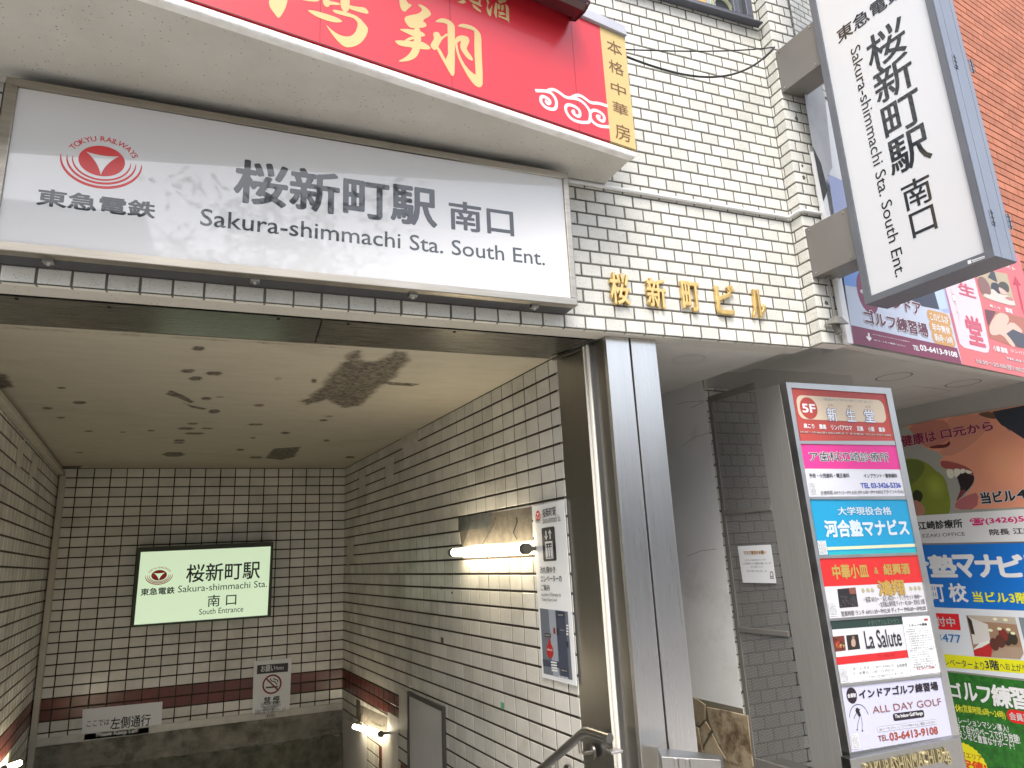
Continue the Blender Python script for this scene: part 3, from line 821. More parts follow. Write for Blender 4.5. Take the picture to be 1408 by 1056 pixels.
# white service door in the right-hand wall
dr = MB(); dp = WR
def wq(pts, off): return [dp.at(*p, off) for p in pts]
K9 = K(430, 830, 2.657)
a, b = K9(358, 345), K9(480, 392)
s0, _ = wrf.uv(a); s1, z1 = wrf.uv(b); _, z0 = wrf.uv(a)
top = min(z0, z1)
dface = Face(WR, (474, 644))
def wbox(mb, u0, v0, u1, v1, t, mat, o0=0.0):
    mb.slab([dface.at(u0, v0, (t + o0) * 1000), dface.at(u1, v0, (t + o0) * 1000), dface.at(u1, v1, (t + o0) * 1000), dface.at(u0, v1, (t + o0) * 1000)], NL, t, mat)
u0, v0 = dface.uv(a); u1, v1 = dface.uv(b); v0 = min(v0, v1)
wbox(dr, u0, v0, u1, v0 + 1.8, .012, 'panel_white', .001)
door = tag(dr.build('service_door', bevel=.002), 'plain white service door in a dark frame at the foot of the wall', 'door')
g = MB(); t = .03
wbox(g, u0 - t, v0 - t, u1 + t, v0 - .001, .022, 'door_frame', .001)
wbox(g, u0 - t, v0, u0 - .002, v0 + 1.8, .022, 'door_frame', .001); wbox(g, u1 + .002, v0, u1 + t, v0 + 1.8, .022, 'door_frame', .001)
g.build('frame', door, bevel=.002)

# ================================================================== SIGNS IN THE STAIRWELL
KT = K(0, 620, 2.4224)
def sheet(name, quad, pl_, mat, label, cat, th=.002, off=.004, group=None):
    """a thin rigid sheet on a wall: returns its Face for printing"""
    mb = MB(); p = pl_.moved(off)
    mb.slab([p.at(*c) for c in quad], pl_.n, th, mat)
    f = Face(pl_, quad[0], quad[1], mb, off); f.info = (name, label, cat, group)
    return f
def done(f):
    n, l, c, gr = f.info
    return tag(f.mb.build(n), l, c, gr)

# lit station sign on the end wall
sg = empty('station_lightbox', (-.35, 7.9, 1.4), 'lit green-white station name box sign on the end wall of the stairwell', 'sign')
LB = Plane((0, 7.86, 0), NF)
qo = [KT(457, 322), KT(911, 302), KT(902, 552), KT(436, 588)]; qi = [KT(469, 337), KT(902, 318), KT(891, 547), KT(446, 580)]
g = MB()
P = [LB.at(*p) for p in qo]; I = [LB.at(*p) for p in qi]
for i in range(4):
    j = (i + 1) % 4
    g.hexa([P[i] + Vector((0, .12, 0)), P[j] + Vector((0, .12, 0)), I[j] + Vector((0, .12, 0)), I[i] + Vector((0, .12, 0)), P[i], P[j], I[j], I[i]], 'box_frame')
g.build('frame', sg)
f = Face(LB, qi[0], qi[1], off=-.006)
f.px(qi, 'lightbox', 0)
bl = 'ink_box'
u, v = f.uv(KT(530, 414)); a = abs(f.uv(KT(556, 414))[0] - u)
rail_logo(f, u, v, a, a * .72, 1, 'ink_red', 'lightbox')
f.t('東急電鉄', [KT(470, 459), KT(581, 475)], bl, .02)
f.t('桜新町駅', [KT(623, 379), KT(865, 424)], bl, .012)
f.t('Sakura-shimmachi Sta.', [KT(594, 449), KT(889, 453)], bl)
f.t('南 口', [KT(693, 481), KT(786, 513)], bl, .006)
f.t('South Entrance', [KT(664, 527), KT(810, 535)], bl)
f.mb.build('face', sg)
# no smoking notice
KN = K(0, 620, 2.4224)
f = sheet('notice_board', [KN(845, 700), KN(972, 690), KN(963, 885), KN(840, 893)], BACK, 'paper', 'white no smoking notice on the end wall', 'notice', .003, .014)
f.t('お願い', [KN(870, 716), KN(915, 733)], 'ink_white', .01, 3); f.t('Notice', [KN(919, 717), KN(945, 727)], 'ink_white', 0, 3)
f.rect([KN(857, 714), KN(959, 735)], 'ink_black', 1)
u, v = f.uv(KN(906, 777)); r = abs(f.uv(KN(938, 775))[0] - u); n = 36
for k in range(n):
    a0, a1 = 6.2832 * k / n, 6.2832 * (k + 1) / n
    f.put([(u + r * math.cos(a0), v + r * math.sin(a0)), (u + r * math.cos(a1), v + r * math.sin(a1)), (u + r * .83 * math.cos(a1), v + r * .83 * math.sin(a1)), (u + r * .83 * math.cos(a0), v + r * .83 * math.sin(a0))], C(150, 25, 20), 1)
f.line([(u - r * .6, v - r * .6), (u + r * .6, v + r * .6)], r * .16, C(150, 25, 20), 2.2, False)
f.rrect(u - r * .62, v + r * .22, u + r * .3, v + r * .38, 'ink_black', 1.4); f.rrect(u + r * .38, v + r * .22, u + r * .62, v + r * .38, 'ink_black', 1.4)
f.line([(u - r * .2, v - r * .62), (u - r * .1, v - r * .3), (u + r * .25, v - r * .28), (u + r * .4, v - r * .05), (u + r * .55, v + r * .1)], r * .1, 'ink_black', 1.4, False, 2)
f.line([(u + r * .1, v - r * .6), (u + r * .3, v - r * .45), (u + r * .55, v - r * .4), (u + r * .62, v - r * .15)], r * .1, 'ink_black', 1.4, False, 2)
f.t('禁 煙', [KN(880, 820), KN(930, 840)], 'ink_black', .02); f.t('NO SMOKING', [KN(870, 838), KN(934, 850)], 'ink_soft')
f.t('駅構内は終日禁煙です', [KN(876, 853), KN(925, 861)], 'ink_soft'); f.t('皆様のご協力をお願いいたします', [KN(850, 862), KN(952, 870)], 'ink_soft'); f.t('東急電鉄', [KN(887, 877), KN(917, 886)], 'ink_soft', .01)
done(f)
# keep left notice
K2 = K(20, 880, 6.4)
f = sheet('notice_board', [K2(600, 610), K2(1303, 542), K2(1290, 812), K2(590, 880)], BACK, 'paper', 'white keep left notice on the end wall', 'notice', .003, .014)
f.t('ここでは', [K2(640, 712), K2(832, 745)], 'ink_black', .006); f.t('左側通行', [K2(850, 685), K2(1190, 752)], 'ink_black', .015)
u0, v0, u1, v1 = f.box([K2(618, 820), K2(1180, 818)])
f.rrect(u0, f.uv(K2(1182, 768))[1], u1, f.uv(K2(1180, 818))[1], 'ink_black', 1)
f.t('Please Keep Left', [K2(723, 815), K2(1085, 822)], 'paper', .03, 3)
done(f)
# lift notice on the right-hand wall
KE = K(700, 670, 3.771)
f = sheet('lift_notice', [KE(120, 100), KE(283, 66), KE(350, 1030), KE(172, 985)], WR, 'paper', 'tall white lift notice with a small street map', 'notice', .004, .014)
u, v = f.uv(KE(150, 140)); a = abs(f.uv(KE(160, 140))[0] - u) 
rail_logo(f, u, v, a, a * .9, 1, 'ink_red', 'paper', False)
f.t('東急電鉄', [KE(137, 168), KE(165, 183)], 'ink_black'); f.t('桜新町駅', [KE(173, 112), KE(245, 145)], 'ink_black', .01); f.t('Sakura-shimmachi Sta.', [KE(173, 155), KE(270, 175)], 'ink_soft')
u0, v0, u1, v1 = f.box([KE(168, 212), KE(248, 380)]); f.rrect(u0, v0, u1, v1, 'ink_black', 1, .012)
wd, hh = u1 - u0, v1 - v0; P = lambda x, y: (u0 + wd * x, v0 + hh * y)
f.put([P(.22, .42), P(.78, .42), P(.78, .93), P(.22, .93)], 'ink_white', 2)
f.put([P(.28, .48), P(.72, .48), P(.72, .90), P(.28, .90)], 'ink_black', 2.5)
for x in (.34, .5, .66):
    f.put([P(x - .055, .60), P(x + .055, .60), P(x + .05, .88), P(x - .05, .88)], 'ink_white', 3); f.ell(*P(x, .55), wd * .04, hh * .025, 'ink_white', 3, 12)
for x, s in ((.34, 1), (.64, -1)):
    f.put([P(x - .04, .10), P(x + .04, .10), P(x + .04, .36), P(x - .04, .36)], 'ink_white', 2)
    yb, yt = (.38, .24) if s > 0 else (.07, .21)
    f.put([P(x, yb), P(x + .15, yt), P(x + .09, yt + .02 * s), P(x, yb - .07 * s), P(x - .09, yt + .02 * s), P(x - .15, yt)], 'ink_white', 2.4)
for i, tx in enumerate(('改札階ゆき', 'エレベーターの', 'ご案内')):
    f.t(tx, [KE(162 + i * 2, 412 + i * 46), KE((242, 275, 212)[i], 444 + i * 46)], 'ink_black', .006)
f.t('Location of Elevator to', [KE(167, 546), KE(271, 566)], 'ink_soft'); f.t('Ticket Gate Level', [KE(170, 573), KE(250, 592)], 'ink_soft')
cg, cb, cl = C(120, 128, 140), C(72, 80, 100), C(176, 184, 196)
f.px([KE(160, 627), KE(305, 645), KE(330, 1000), KE(180, 965)], cg, 1)
f.px([KE(205, 633), KE(240, 637), KE(262, 985), KE(230, 978)], cl, 1.4)
f.px([KE(240, 637), KE(290, 643), KE(315, 995), KE(268, 986)], cb, 1.5)
f.px([KE(175, 890), KE(268, 905), KE(270, 940), KE(178, 925)], cb, 1.6)
for k in range(4):
    f.px([KE(218 + k * 1.5, 902 + k * 14), KE(248 + k * 1.5, 906 + k * 14), KE(249 + k * 1.5, 914 + k * 14), KE(219 + k * 1.5, 910 + k * 14)], 'ink_white', 2.2)
for k in range(4): f.px([KE(298, 712 + k * 15), KE(309, 714 + k * 15), KE(310, 722 + k * 15), KE(299, 720 + k * 15)], 'ink_white', 2.2)
for k in range(7): f.px([KE(262 + k * 7, 975 + k * 1.6), KE(265 + k * 7, 976 + k * 1.6), KE(268 + k * 7, 994 + k * 1.6), KE(264 + k * 7, 993 + k * 1.6)], 'ink_white', 2.2)
for x, y, tx in ((252, 650, '渋谷方面'), (186, 755, '北口'), (272, 938, '西口')):
    f.rect([KE(x, y), KE(x + 34, y + 24)], 'ink_black', 2.4); f.t(tx, [KE(x + 4, y + 6), KE(x + 30, y + 18)], 'ink_white', 0, 4)
f.rect([KE(247, 732), KE(262, 768)], 'ink_black', 2.4); f.rect([KE(230, 728), KE(243, 760)], C(150, 40, 40), 2.4); f.t('エレベーター', [KE(266, 735), KE(290, 745)], 'ink_white', 0, 3); f.rect([KE(298, 798), KE(310, 830)], 'ink_black', 2.4)
u, v = f.uv(KE(214, 848)); r = abs(f.uv(KE(232, 850))[0] - u)
f.ell(u, v, r, r * 1.0, C(205, 40, 38), 2.6, 24); f.put([(u - r * .6, v - r * .6), (u, v - r * 2.0), (u + r * .6, v - r * .6)], C(205, 40, 38), 2.7); f.t('現在地', [KE(201, 836), KE(228, 850)], 'ink_white', .01, 4)
done(f)

# ================================================================== MAIN STATION SIGN
ms = empty('station_sign', (.5, 2.7, 0), 'long white station name sign over the stairs', 'sign')
ox0, ox1, oz0, oz1 = -.895, 1.408, 1.1185 + E0, 1.8120 + E0
KA = K(0, 0, 2.996); KB = K(440, 0, 2.816)
pi = [SIGN.at(25, 118.5), SIGN.at(775, 245), SIGN.at(785, 409), SIGN.at(-8, 331)]
ix0, ix1, iz0, iz1 = (pi[0].x + pi[3].x) / 2, (pi[1].x + pi[2].x) / 2, (pi[2].z + pi[3].z) / 2, (pi[0].z + pi[1].z) / 2
g = MB()
for q in ((ox0, oz0, ox1, iz0), (ox0, iz1, ox1, oz1), (ox0, iz0, ix0, iz1), (ix1, iz0, ox1, iz1)):
    g.box((q[0], 2.663, q[1]), (q[2] - q[0], 0, 0), (0, .045, 0), (0, 0, q[3] - q[1]), 'sign_frame')
g.build('frame', ms, bevel=.004)
g = MB(); g.box((ox0 + .004, 2.7085, oz0 + .003), (ox1 - ox0 - .008, 0, 0), (0, .084, 0), (0, 0, oz1 - oz0 - .006), 'cabinet_dark'); g.build('cabinet', ms)
for x in (-.72, -.02, .62, 1.19):
    g = MB(); g.box((x, 2.70, oz0 - .012), (.035, 0, 0), (0, .03, 0), (0, 0, .012), 'steel_dark'); g.tube([(x + .017, 2.715, oz0 - .02), (x + .017, 2.715, oz0 - .01)], .007, 'steel', 8); g.build('clip', ms)
f = Face(SIGN, (25, 118.5), off=-.010)
f.mb.poly([(ix0, 2.673, iz0), (ix1, 2.673, iz0), (ix1, 2.673, iz1), (ix0, 2.673, iz1)], 'acrylic_white')
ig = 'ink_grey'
KG5 = K(60, 170, 7.543)
cu, cv = f.uv(KG5(605, 388)); a = (f.uv(KG5(848, 405))[0] - f.uv(KG5(362, 365))[0]) / 2; b = (f.uv(KG5(640, 550))[1] - f.uv(KG5(575, 225))[1]) / 2
rail_logo(f, cu, cv, a, b, .5, 'ink_red', 'acrylic_white')
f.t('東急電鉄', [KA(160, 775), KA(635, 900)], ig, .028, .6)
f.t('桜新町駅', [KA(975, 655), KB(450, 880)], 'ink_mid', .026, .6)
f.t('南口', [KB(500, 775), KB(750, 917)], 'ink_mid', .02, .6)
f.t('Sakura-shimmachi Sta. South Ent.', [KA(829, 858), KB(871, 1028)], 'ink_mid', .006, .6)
f.mb.build('face', ms)

# ================================================================== RED RESTAURANT SIGN ON THE CANOPY
rs = empty('restaurant_sign', (0, 2.3, 3.8), 'red restaurant sign with gold brush lettering on the canopy front', 'sign')
K5 = K(660, 0, 4.912); G1 = K(530, 0, 8.8); G2 = K(350, 0, 7.822); G3 = K(610, 0, 11.733); G4 = K(725, 100, 8.8)
f = Face(CAN, (857.5, 53.3), off=.014)
Z0, Z1 = 1.8975 + E0, 2.556 + E0
ue = (CAN.moved(.014).p - f.o).dot(f.U) + .006
def cq(u0, z0, u1, z1): return [f.o + f.U * u0 + UP * (z0 - f.o.z), f.o + f.U * u1 + UP * (z0 - f.o.z), f.o + f.U * u1 + UP * (z1 - f.o.z), f.o + f.U * u0 + UP * (z1 - f.o.z)]
us = f.uv(K5(848, 600))[0]
f.mb.slab(cq(-4.4, Z0, us, Z1), NC, .013, 'sign_red')
f.mb.slab(cq(us, Z0, ue, Z1), NC, .013, 'gold_strip')
for uj in (f.uv(K5(610, 110))[0], f.uv(KB(0, 130))[0] , f.uv((620, 60))[0]):
    f.rrect(uj - .0012, f.o.z - Z1, uj + .0012, f.o.z - Z0, C(150, 20, 30), .4)
f.rrect(-4.4, f.o.z - Z0 - .004, ue, f.o.z - Z0, 'ink_black', .5)
lipb = MB()
lipb.hexa([cpt(-4.4, CZ0 - .006, -.012), cpt(.003, CZ0 - .006, -.012), cpt(.003, CZ0 - .006, .03), cpt(-4.4, CZ0 - .006, .03), cpt(-4.4, Z0 - .003, -.012), cpt(.003, Z0 - .003, -.012), cpt(.003, Z0 - .003, .03), cpt(-4.4, Z0 - .003, .03)], 'lip_white')
lipb.build('canopy_lip', bld, bevel=.011, seg=3)
gm = 'gold_film'
for q in ([(165, -60), (235, -60), (260, 40), (330, 62), (270, 110), (235, 150), (195, 128), (170, 60)],
          [(385, 60), (420, 52), (500, 95), (552, 160), (545, 195), (440, 250), (490, 285), (498, 315), (470, 335), (380, 342), (300, 342), (250, 290), (228, 240), (235, 205), (300, 185), (390, 170), (440, 135), (440, 105)],
          [(345, 320), (410, 330), (430, 450), (430, 510), (415, 600), (395, 660), (350, 712), (270, 742), (190, 750), (150, 742), (235, 700), (300, 640), (330, 575), (345, 480)],
          [(165, 355), (250, 350), (345, 362), (440, 385), (483, 425), (470, 440), (400, 455), (330, 440), (270, 410), (200, 378)],
          [(215, 500), (290, 450), (350, 440), (350, 470), (290, 495)],
          [(112, 492), (200, 490), (345, 505), (440, 505), (505, 540), (550, 582), (520, 606), (410, 592), (280, 572), (170, 555), (125, 515)],
          [(595, 270), (640, 232), (700, 220), (780, 248), (830, 300), (840, 345), (838, 880), (822, 918), (805, 925), (780, 890), (640, 640), (610, 570), (640, 560), (757, 775), (750, 310), (745, 295), (690, 275)],
          [(572, 405), (600, 388), (640, 390), (660, 420), (672, 455), (745, 400), (760, 428), (690, 470), (650, 540), (630, 590), (595, 612), (555, 580), (542, 550), (560, 510), (590, 470)],
          [(870, 322), (900, 292), (960, 290), (1060, 320), (1130, 380), (1160, 440), (1160, 600), (1180, 1000), (1160, 1055), (1110, 1060), (1030, 980), (940, 830), (870, 680), (840, 540), (835, 480), (865, 500), (870, 560), (900, 680), (980, 820), (1085, 912), (1092, 890), (1072, 600), (1078, 385), (1060, 368), (920, 330)],
          [(835, 500), (850, 455), (900, 430), (960, 432), (1005, 455), (1018, 500), (985, 570), (980, 600), (1060, 710), (1055, 740), (1000, 720), (920, 620), (900, 560), (915, 495), (880, 505), (855, 545)]):
    f.px([G1(*p) for p in q], gm, 1.0 + .03 * random.random(), 1)
for q in ([(150, 60), (165, -40), (360, -40), (345, 60), (300, 150), (258, 205), (215, 150)], [(490, 0), (540, -40), (700, -40), (695, 20), (600, 20)],
          [(730, -20), (790, -20), (805, 15), (880, 25), (920, 40), (915, 58), (805, 52), (800, 75), (770, 80), (740, 50)], [(930, -30), (1025, -30), (1020, 100), (990, 132), (950, 125), (920, 50)],
          [(1010, 55), (1100, 75), (1180, 80), (1215, 110), (1228, 150), (1180, 147), (1080, 120), (1010, 92)],
          [(562, 108), (640, 115), (750, 145), (860, 180), (925, 212), (948, 238), (880, 247), (790, 228), (680, 188), (610, 148)],
          [(828, 106), (900, 110), (1030, 145), (1120, 185), (1200, 275), (1225, 318), (1190, 412), (1120, 485), (1010, 518), (945, 495), (870, 420), (800, 322), (760, 258), (840, 335), (930, 388), (1020, 398), (1080, 360), (1112, 270), (1100, 230), (1060, 195), (960, 170), (868, 145)]):
    f.px([G2(*p) for p in q], gm, 1.0 + .03 * random.random(), 1)
for q in ([(215, 35), (330, -5), (362, 40), (310, 62)], [(395, -5), (480, 15), (560, 40), (570, -10), (600, -10), (590, 70), (622, 108), (580, 102), (470, 52)], [(478, 122), (460, 60), (530, 112), (606, 185), (602, 204), (540, 168)],
          [(680, -10), (705, -10), (735, 40), (705, 100), (735, 170), (785, 75), (780, 130), (762, 250), (745, 272), (710, 222), (688, 150), (705, 55)],
          [(835, 40), (862, 55), (855, 292), (835, 282), (810, 200), (820, 110)], [(865, 10), (1015, -5), (1005, 30), (900, 62)],
          [(985, 70), (1030, 90), (1050, 140), (1056, 374), (1020, 332), (878, 268), (878, 245), (1008, 292), (1000, 110)], [(868, 60), (912, 90), (905, 162), (868, 142)], [(930, 78), (968, 90), (962, 172), (925, 172)], [(878, 188), (960, 198), (1002, 242), (900, 247)]):
    f.px([G3(*p) for p in q], gm, 1.0 + .03 * random.random())
for q in ([(95, 218), (230, 222), (290, 245), (340, 310), (355, 370), (345, 430), (310, 448), (230, 430), (165, 365), (160, 310), (180, 285), (215, 295), (270, 330), (275, 365), (250, 380), (225, 355), (235, 338)],
          [(225, 235), (270, 205), (330, 205), (400, 250), (470, 305), (580, 310), (660, 345), (730, 420), (765, 490), (755, 590), (730, 605), (620, 600), (520, 555), (465, 470), (460, 410), (490, 385), (560, 400), (630, 450), (640, 510), (620, 535), (570, 510), (540, 470), (575, 465)],
          [(520, 310), (590, 272), (650, 278), (720, 330), (770, 368), (860, 368), (970, 405)], [(760, 480), (800, 450), (870, 470), (930, 520), (930, 580), (905, 592), (850, 555), (840, 520), (885, 535)], [(760, 540), (790, 600), (870, 650), (992, 657)]):
    f.line([G4(*p) for p in q], .0165, 'ink_white', 1.0 + .04 * random.random(), True, 2)
for ch, a, b in (('本', (850, 255), (957, 410)), ('格', (860, 392), (965, 540)), ('中', (880, 545), (966, 676)), ('華', (890, 677), (997, 815)), ('房', (907, 825), (1000, 985))):
    u0, v0 = f.uv(K5(*a)); u1, v1 = f.uv(K5(*b)); f.tu(ch, (us + .035, v0 + .0, ue - .03, max(v1 - .02, v0 + .05)), 'brown_ink', 0, 1)
f.mb.build('face', rs)
g = MB()
g.hexa([cpt(-4.4, 2.558 + E0, -.03), cpt(.012, 2.558 + E0, -.03), cpt(.012, 2.558 + E0, .1), cpt(-4.4, 2.558 + E0, .1), cpt(-4.4, 2.625 + E0, -.02), cpt(.012, 2.625 + E0, -.02), cpt(.012, 2.66 + E0, .1), cpt(-4.4, 2.66 + E0, .1)], 'flashing')
g.build('flashing', rs, bevel=.003)
# dark red lamp trough over the sign
q = CAN.moved(.10); e0 = q.at(797, 6)
ud = (e0 - q.p).dot(CD)
tr = MB(); zt = e0.z
prof = [(.115, -.05), (.075, -.064), (.01, -.055), (-.03, -.02), (-.03, .055), (.02, .085), (.09, .07), (.12, .01)]
PR = lambda u, k: CAN.p + CD * u + NC * (prof[k][0] + .055) + Vector((0, 0, zt + prof[k][1]))
n = len(prof)
tr.mesh([PR(-4.2, k) for k in range(n)] + [PR(ud, k) for k in range(n)], [(k, (k + 1) % n, (k + 1) % n + n, k + n) for k in range(n)] + [tuple(range(n)), tuple(range(2 * n - 1, n - 1, -1))], 'red_dark_metal')
tr.box(CAN.p + CD * (ud - .4) + Vector((0, 0, zt + .03)), CD * .04, NC * .05, (0, 0, .03), 'red_dark_metal')
tag(tr.build('awning_cassette', bevel=.012), 'dark red metal awning cassette above the red restaurant sign', 'awning box')

# ================================================================== GOLD BUILDING NAME
bn = empty('building_name', (2.65, 2.79, 2.75), 'gold raised letters naming the building on the cream tiles', 'lettering')
KC = K(780, 300, 6.4); KD = K(960, 330, 6.4)
for ch, P in (('桜', [KC(368, 468), KC(566, 770)]), ('新', [KC(690, 512), KC(888, 797)]), ('町', [KC(1000, 545), KC(1190, 825)]), ('ビ', [KD(145, 375), KD(352, 662)]), ('ル', [KD(455, 425), KD(616, 692)])):
    f = Face(FAC, P[0], off=.026); x0, y0, x1, y1 = f.box(P)
    v, fc, bb = text_mesh(ch)
    c = bpy.data.curves.new('letter', 'FONT'); c.body = ch; c.resolution_u = 2; c.extrude = .12; c.bevel_depth = .022; c.bevel_resolution = 1
    o = bpy.data.objects.new('letter', c); COL.objects.link(o)
    me = bpy.data.meshes.new_from_object(o.evaluated_get(bpy.context.evaluated_depsgraph_get())); bpy.data.objects.remove(o)
    xs = [q.co.x for q in me.vertices]; ys = [q.co.y for q in me.vertices]; zs = [q.co.z for q in me.vertices]
    mb = MB()
    mb.mesh([f.at(x0 + (q.co.x - min(xs)) / (max(xs) - min(xs)) * (x1 - x0), y0 + (max(ys) - q.co.y) / (max(ys) - min(ys)) * (y1 - y0), (q.co.z - max(zs)) * 70) for q in me.vertices], [tuple(q.vertices) for q in me.polygons], 'letter_gold')
    mb.build('letter', bn)

# white conduit over the tiles
g = MB()
y_ = 2.787
p0 = Plane((0, y_, 0), NF).at(760, 247); p1 = Plane((0, y_, 0), NF).at(1107, 301); zc_ = (p0.z + p1.z) / 2
yp = PY - .013
p2 = Plane((0, yp, 0), NF).at(1132, 295.5)
g.tube([(1.2, y_, zc_), (2.895, y_, zc_), (2.905, y_ - .004, zc_), (2.909, y_ - .014, zc_), (2.909, yp + .014, zc_), (2.914, yp + .003, zc_), (2.926, yp, zc_), (3.10, yp, zc_)], .011, 'pvc_white', 12)
tag(g.build('conduit'), 'thin white conduit running across the cream tiles', 'conduit')
# cables from the red sign to the bracket
end = VS.moved(0).at(1072, 62)
e1 = Vector((2.91, 2.69, 2.955 + E0))
for (pa, sag, r, lab) in (((858, 68), .02, .004, 'upper taut black cable from the red sign to the bracket'), ((859, 77), .17, .006, 'lower sagging black cable from the red sign to the bracket')):
    A = CAN.at(*pa, .0); g = MB(); P = []
    for k in range(25):
        t = k / 24; P.append(A.lerp(e1, t) - Vector((0, 0, sag * 4 * t * (1 - t) * (.75 + .5 * t))))
    g.tube(P, r, 'cable_black', 8); tag(g.build('cable'), lab, 'cable')
# ================================================================== PROJECTING VERTICAL SIGN
vsn = empty('projecting_sign', (3.0, 2.1, 2.8), 'tall white vertical station name sign projecting over the street', 'sign')
A = VS.at(1189.7, 419); B = VS.at(1367, 352.5)
zb = (A.z + B.z) / 2; zt = 4.35 + E0; TH = .18
A2 = Vector((A.x, A.y, 0)); B2 = Vector((B.x, B.y, 0)); back = -NL * TH
dAB = (B2 - A2).normalized(); wdt = (B2 - A2).length
u_l, u_r = .036, wdt - .034
zi0 = (VS.at(1196.3, 406.1).z + VS.at(1356, 347).z) / 2; zi1 = zt - .04
def vb(mb, u0, z0, u1, z1, d0, d1, mat):
    p = lambda u, z, d: A2 + dAB * u - NL * d + Vector((0, 0, z))
    mb.hexa([p(u0, z0, d0), p(u1, z0, d0), p(u1, z0, d1), p(u0, z0, d1), p(u0, z1, d0), p(u1, z1, d0), p(u1, z1, d1), p(u0, z1, d1)], mat)
g = MB()
vb(g, 0, zb, wdt, zi0, 0, TH, 'dark_grey_paint'); vb(g, 0, zi1, wdt, zt, 0, TH, 'dark_grey_paint')
vb(g, 0, zi0, u_l, zi1, 0, TH, 'dark_grey_paint'); vb(g, u_r, zi0, wdt - .002, zi1, 0, TH, 'dark_grey_paint')
vb(g, u_l, zi0, u_r, zi1, .03, TH - .004, 'dark_grey_paint')
fr = g.build('frame', vsn, bevel=.003)
g = MB()
for d0, d1 in ((.001, .052), (.056, .142), (.146, TH - .001)):
    vb(g, wdt - .001, zb + .002, wdt + .004, zt, d0, d1, 'grey_paint_skylit')
g.build('end_panel', vsn, bevel=.001)
def edge(px):                                             # point on the street-side end of the box
    n_ = dAB; pl_ = Plane(B2, n_); q = pl_.at(*px)
    return q
for p in ((1311.8, 86), (1334.5, 92), (1362.5, 300), (1386, 305.5)):
    c = edge(p); d = (c - B2).dot(-NL); z = c.z; g = MB()
    for dd in (-.016, .002):
        vb(g, wdt + .0035, z - .035, wdt + .0065, z + .035, d + dd, d + dd + .014, 'grey_paint_skylit')
        for k in (-.024, 0, .024):
            q = A2 + dAB * (wdt + .0068) - NL * (d + dd + .007) + Vector((0, 0, z + k)); g.tube([q, q + dAB * .002], .0028, 'ink_black', 6)
    vb(g, wdt + .003, z - .038, wdt + .009, z + .038, d - .002, d + .002, 'ink_black')
    g.build('hinge', vsn)
f = Face(VS, (1124.2, 0), off=-.012)
p = [A2 + dAB * u + NL * -.012 + Vector((0, 0, z)) for u, z in ((u_l, zi0), (u_r, zi0), (u_r, zi1), (u_l, zi1))]
f.mb.poly(p if (p[1] - p[0]).cross(p[2] - p[1]).dot(NL) > 0 else p[::-1], 'acrylic_film')
KV = K(1100, 0, 6.4); KV5 = K(1100, 300, 4.571); KV6 = K(1050, 270, 3.911); K10 = K(1040, 0, 3.826)
# letters, top to bottom
ub = f.uv(KV(312, 270)); ue_ = f.uv(KV(330, 385)); k1 = f.uv(KV(790, 60))
rail_logo(f, (f.uv(KV(160, 0))[0] + f.uv(KV(1130, 0))[0]) / 2 , f.uv(KV(480, 60))[1] - .235, .085, .067, 1, 'ink_red', 'acrylic_film')
x0, y0 = f.uv(KV(312, 272)); x1, y1 = f.uv(KV(335, 385)); cw = (f.uv(KV(622, 160))[0] - x0) / 2
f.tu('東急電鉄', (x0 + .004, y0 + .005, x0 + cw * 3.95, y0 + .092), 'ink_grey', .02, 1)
c0 = f.box([KV(610, 420), KV(870, 155), KV(920, 410), KV(690, 590)]); c3 = f.box([K10(705, 765), K10(870, 668), K10(905, 835), K10(728, 920)])
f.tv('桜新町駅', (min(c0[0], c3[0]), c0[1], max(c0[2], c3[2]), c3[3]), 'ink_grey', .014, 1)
c4 = f.box([K10(770, 985), K10(890, 925), K10(912, 1020)]); c5 = f.box([KV6(785, 85), KV6(905, 40), KV6(925, 165), KV6(810, 210)])
mid = (c4[0] + c4[2] + c5[0] + c5[2]) / 4; hw = .066
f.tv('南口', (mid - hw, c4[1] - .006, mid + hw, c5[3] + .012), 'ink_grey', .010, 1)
s0 = f.box([K10(507, 265), K10(560, 295)]); s1 = f.box([KV6(757, 412), KV6(706, 440)])
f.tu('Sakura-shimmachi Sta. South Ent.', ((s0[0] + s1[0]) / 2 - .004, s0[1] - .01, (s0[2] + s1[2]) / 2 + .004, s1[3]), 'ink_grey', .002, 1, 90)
f.mb.build('face', vsn)
# maker's plate on the lower rail: a white square and two short bars
f = Face(VS, KV5(1050, 265), off=.0012)
f.px([KV5(1052, 268), KV5(1074, 260), KV5(1078, 282), KV5(1056, 290)], 'ink_white', 0)
f.px([KV5(1080, 263), KV5(1160, 236), KV5(1161, 242), KV5(1082, 270)], 'ink_white', 0)
f.px([KV5(1083, 274), KV5(1162, 246), KV5(1163, 250), KV5(1084, 279)], 'ink_white', 0)
f.mb.build('maker_plate', vsn)
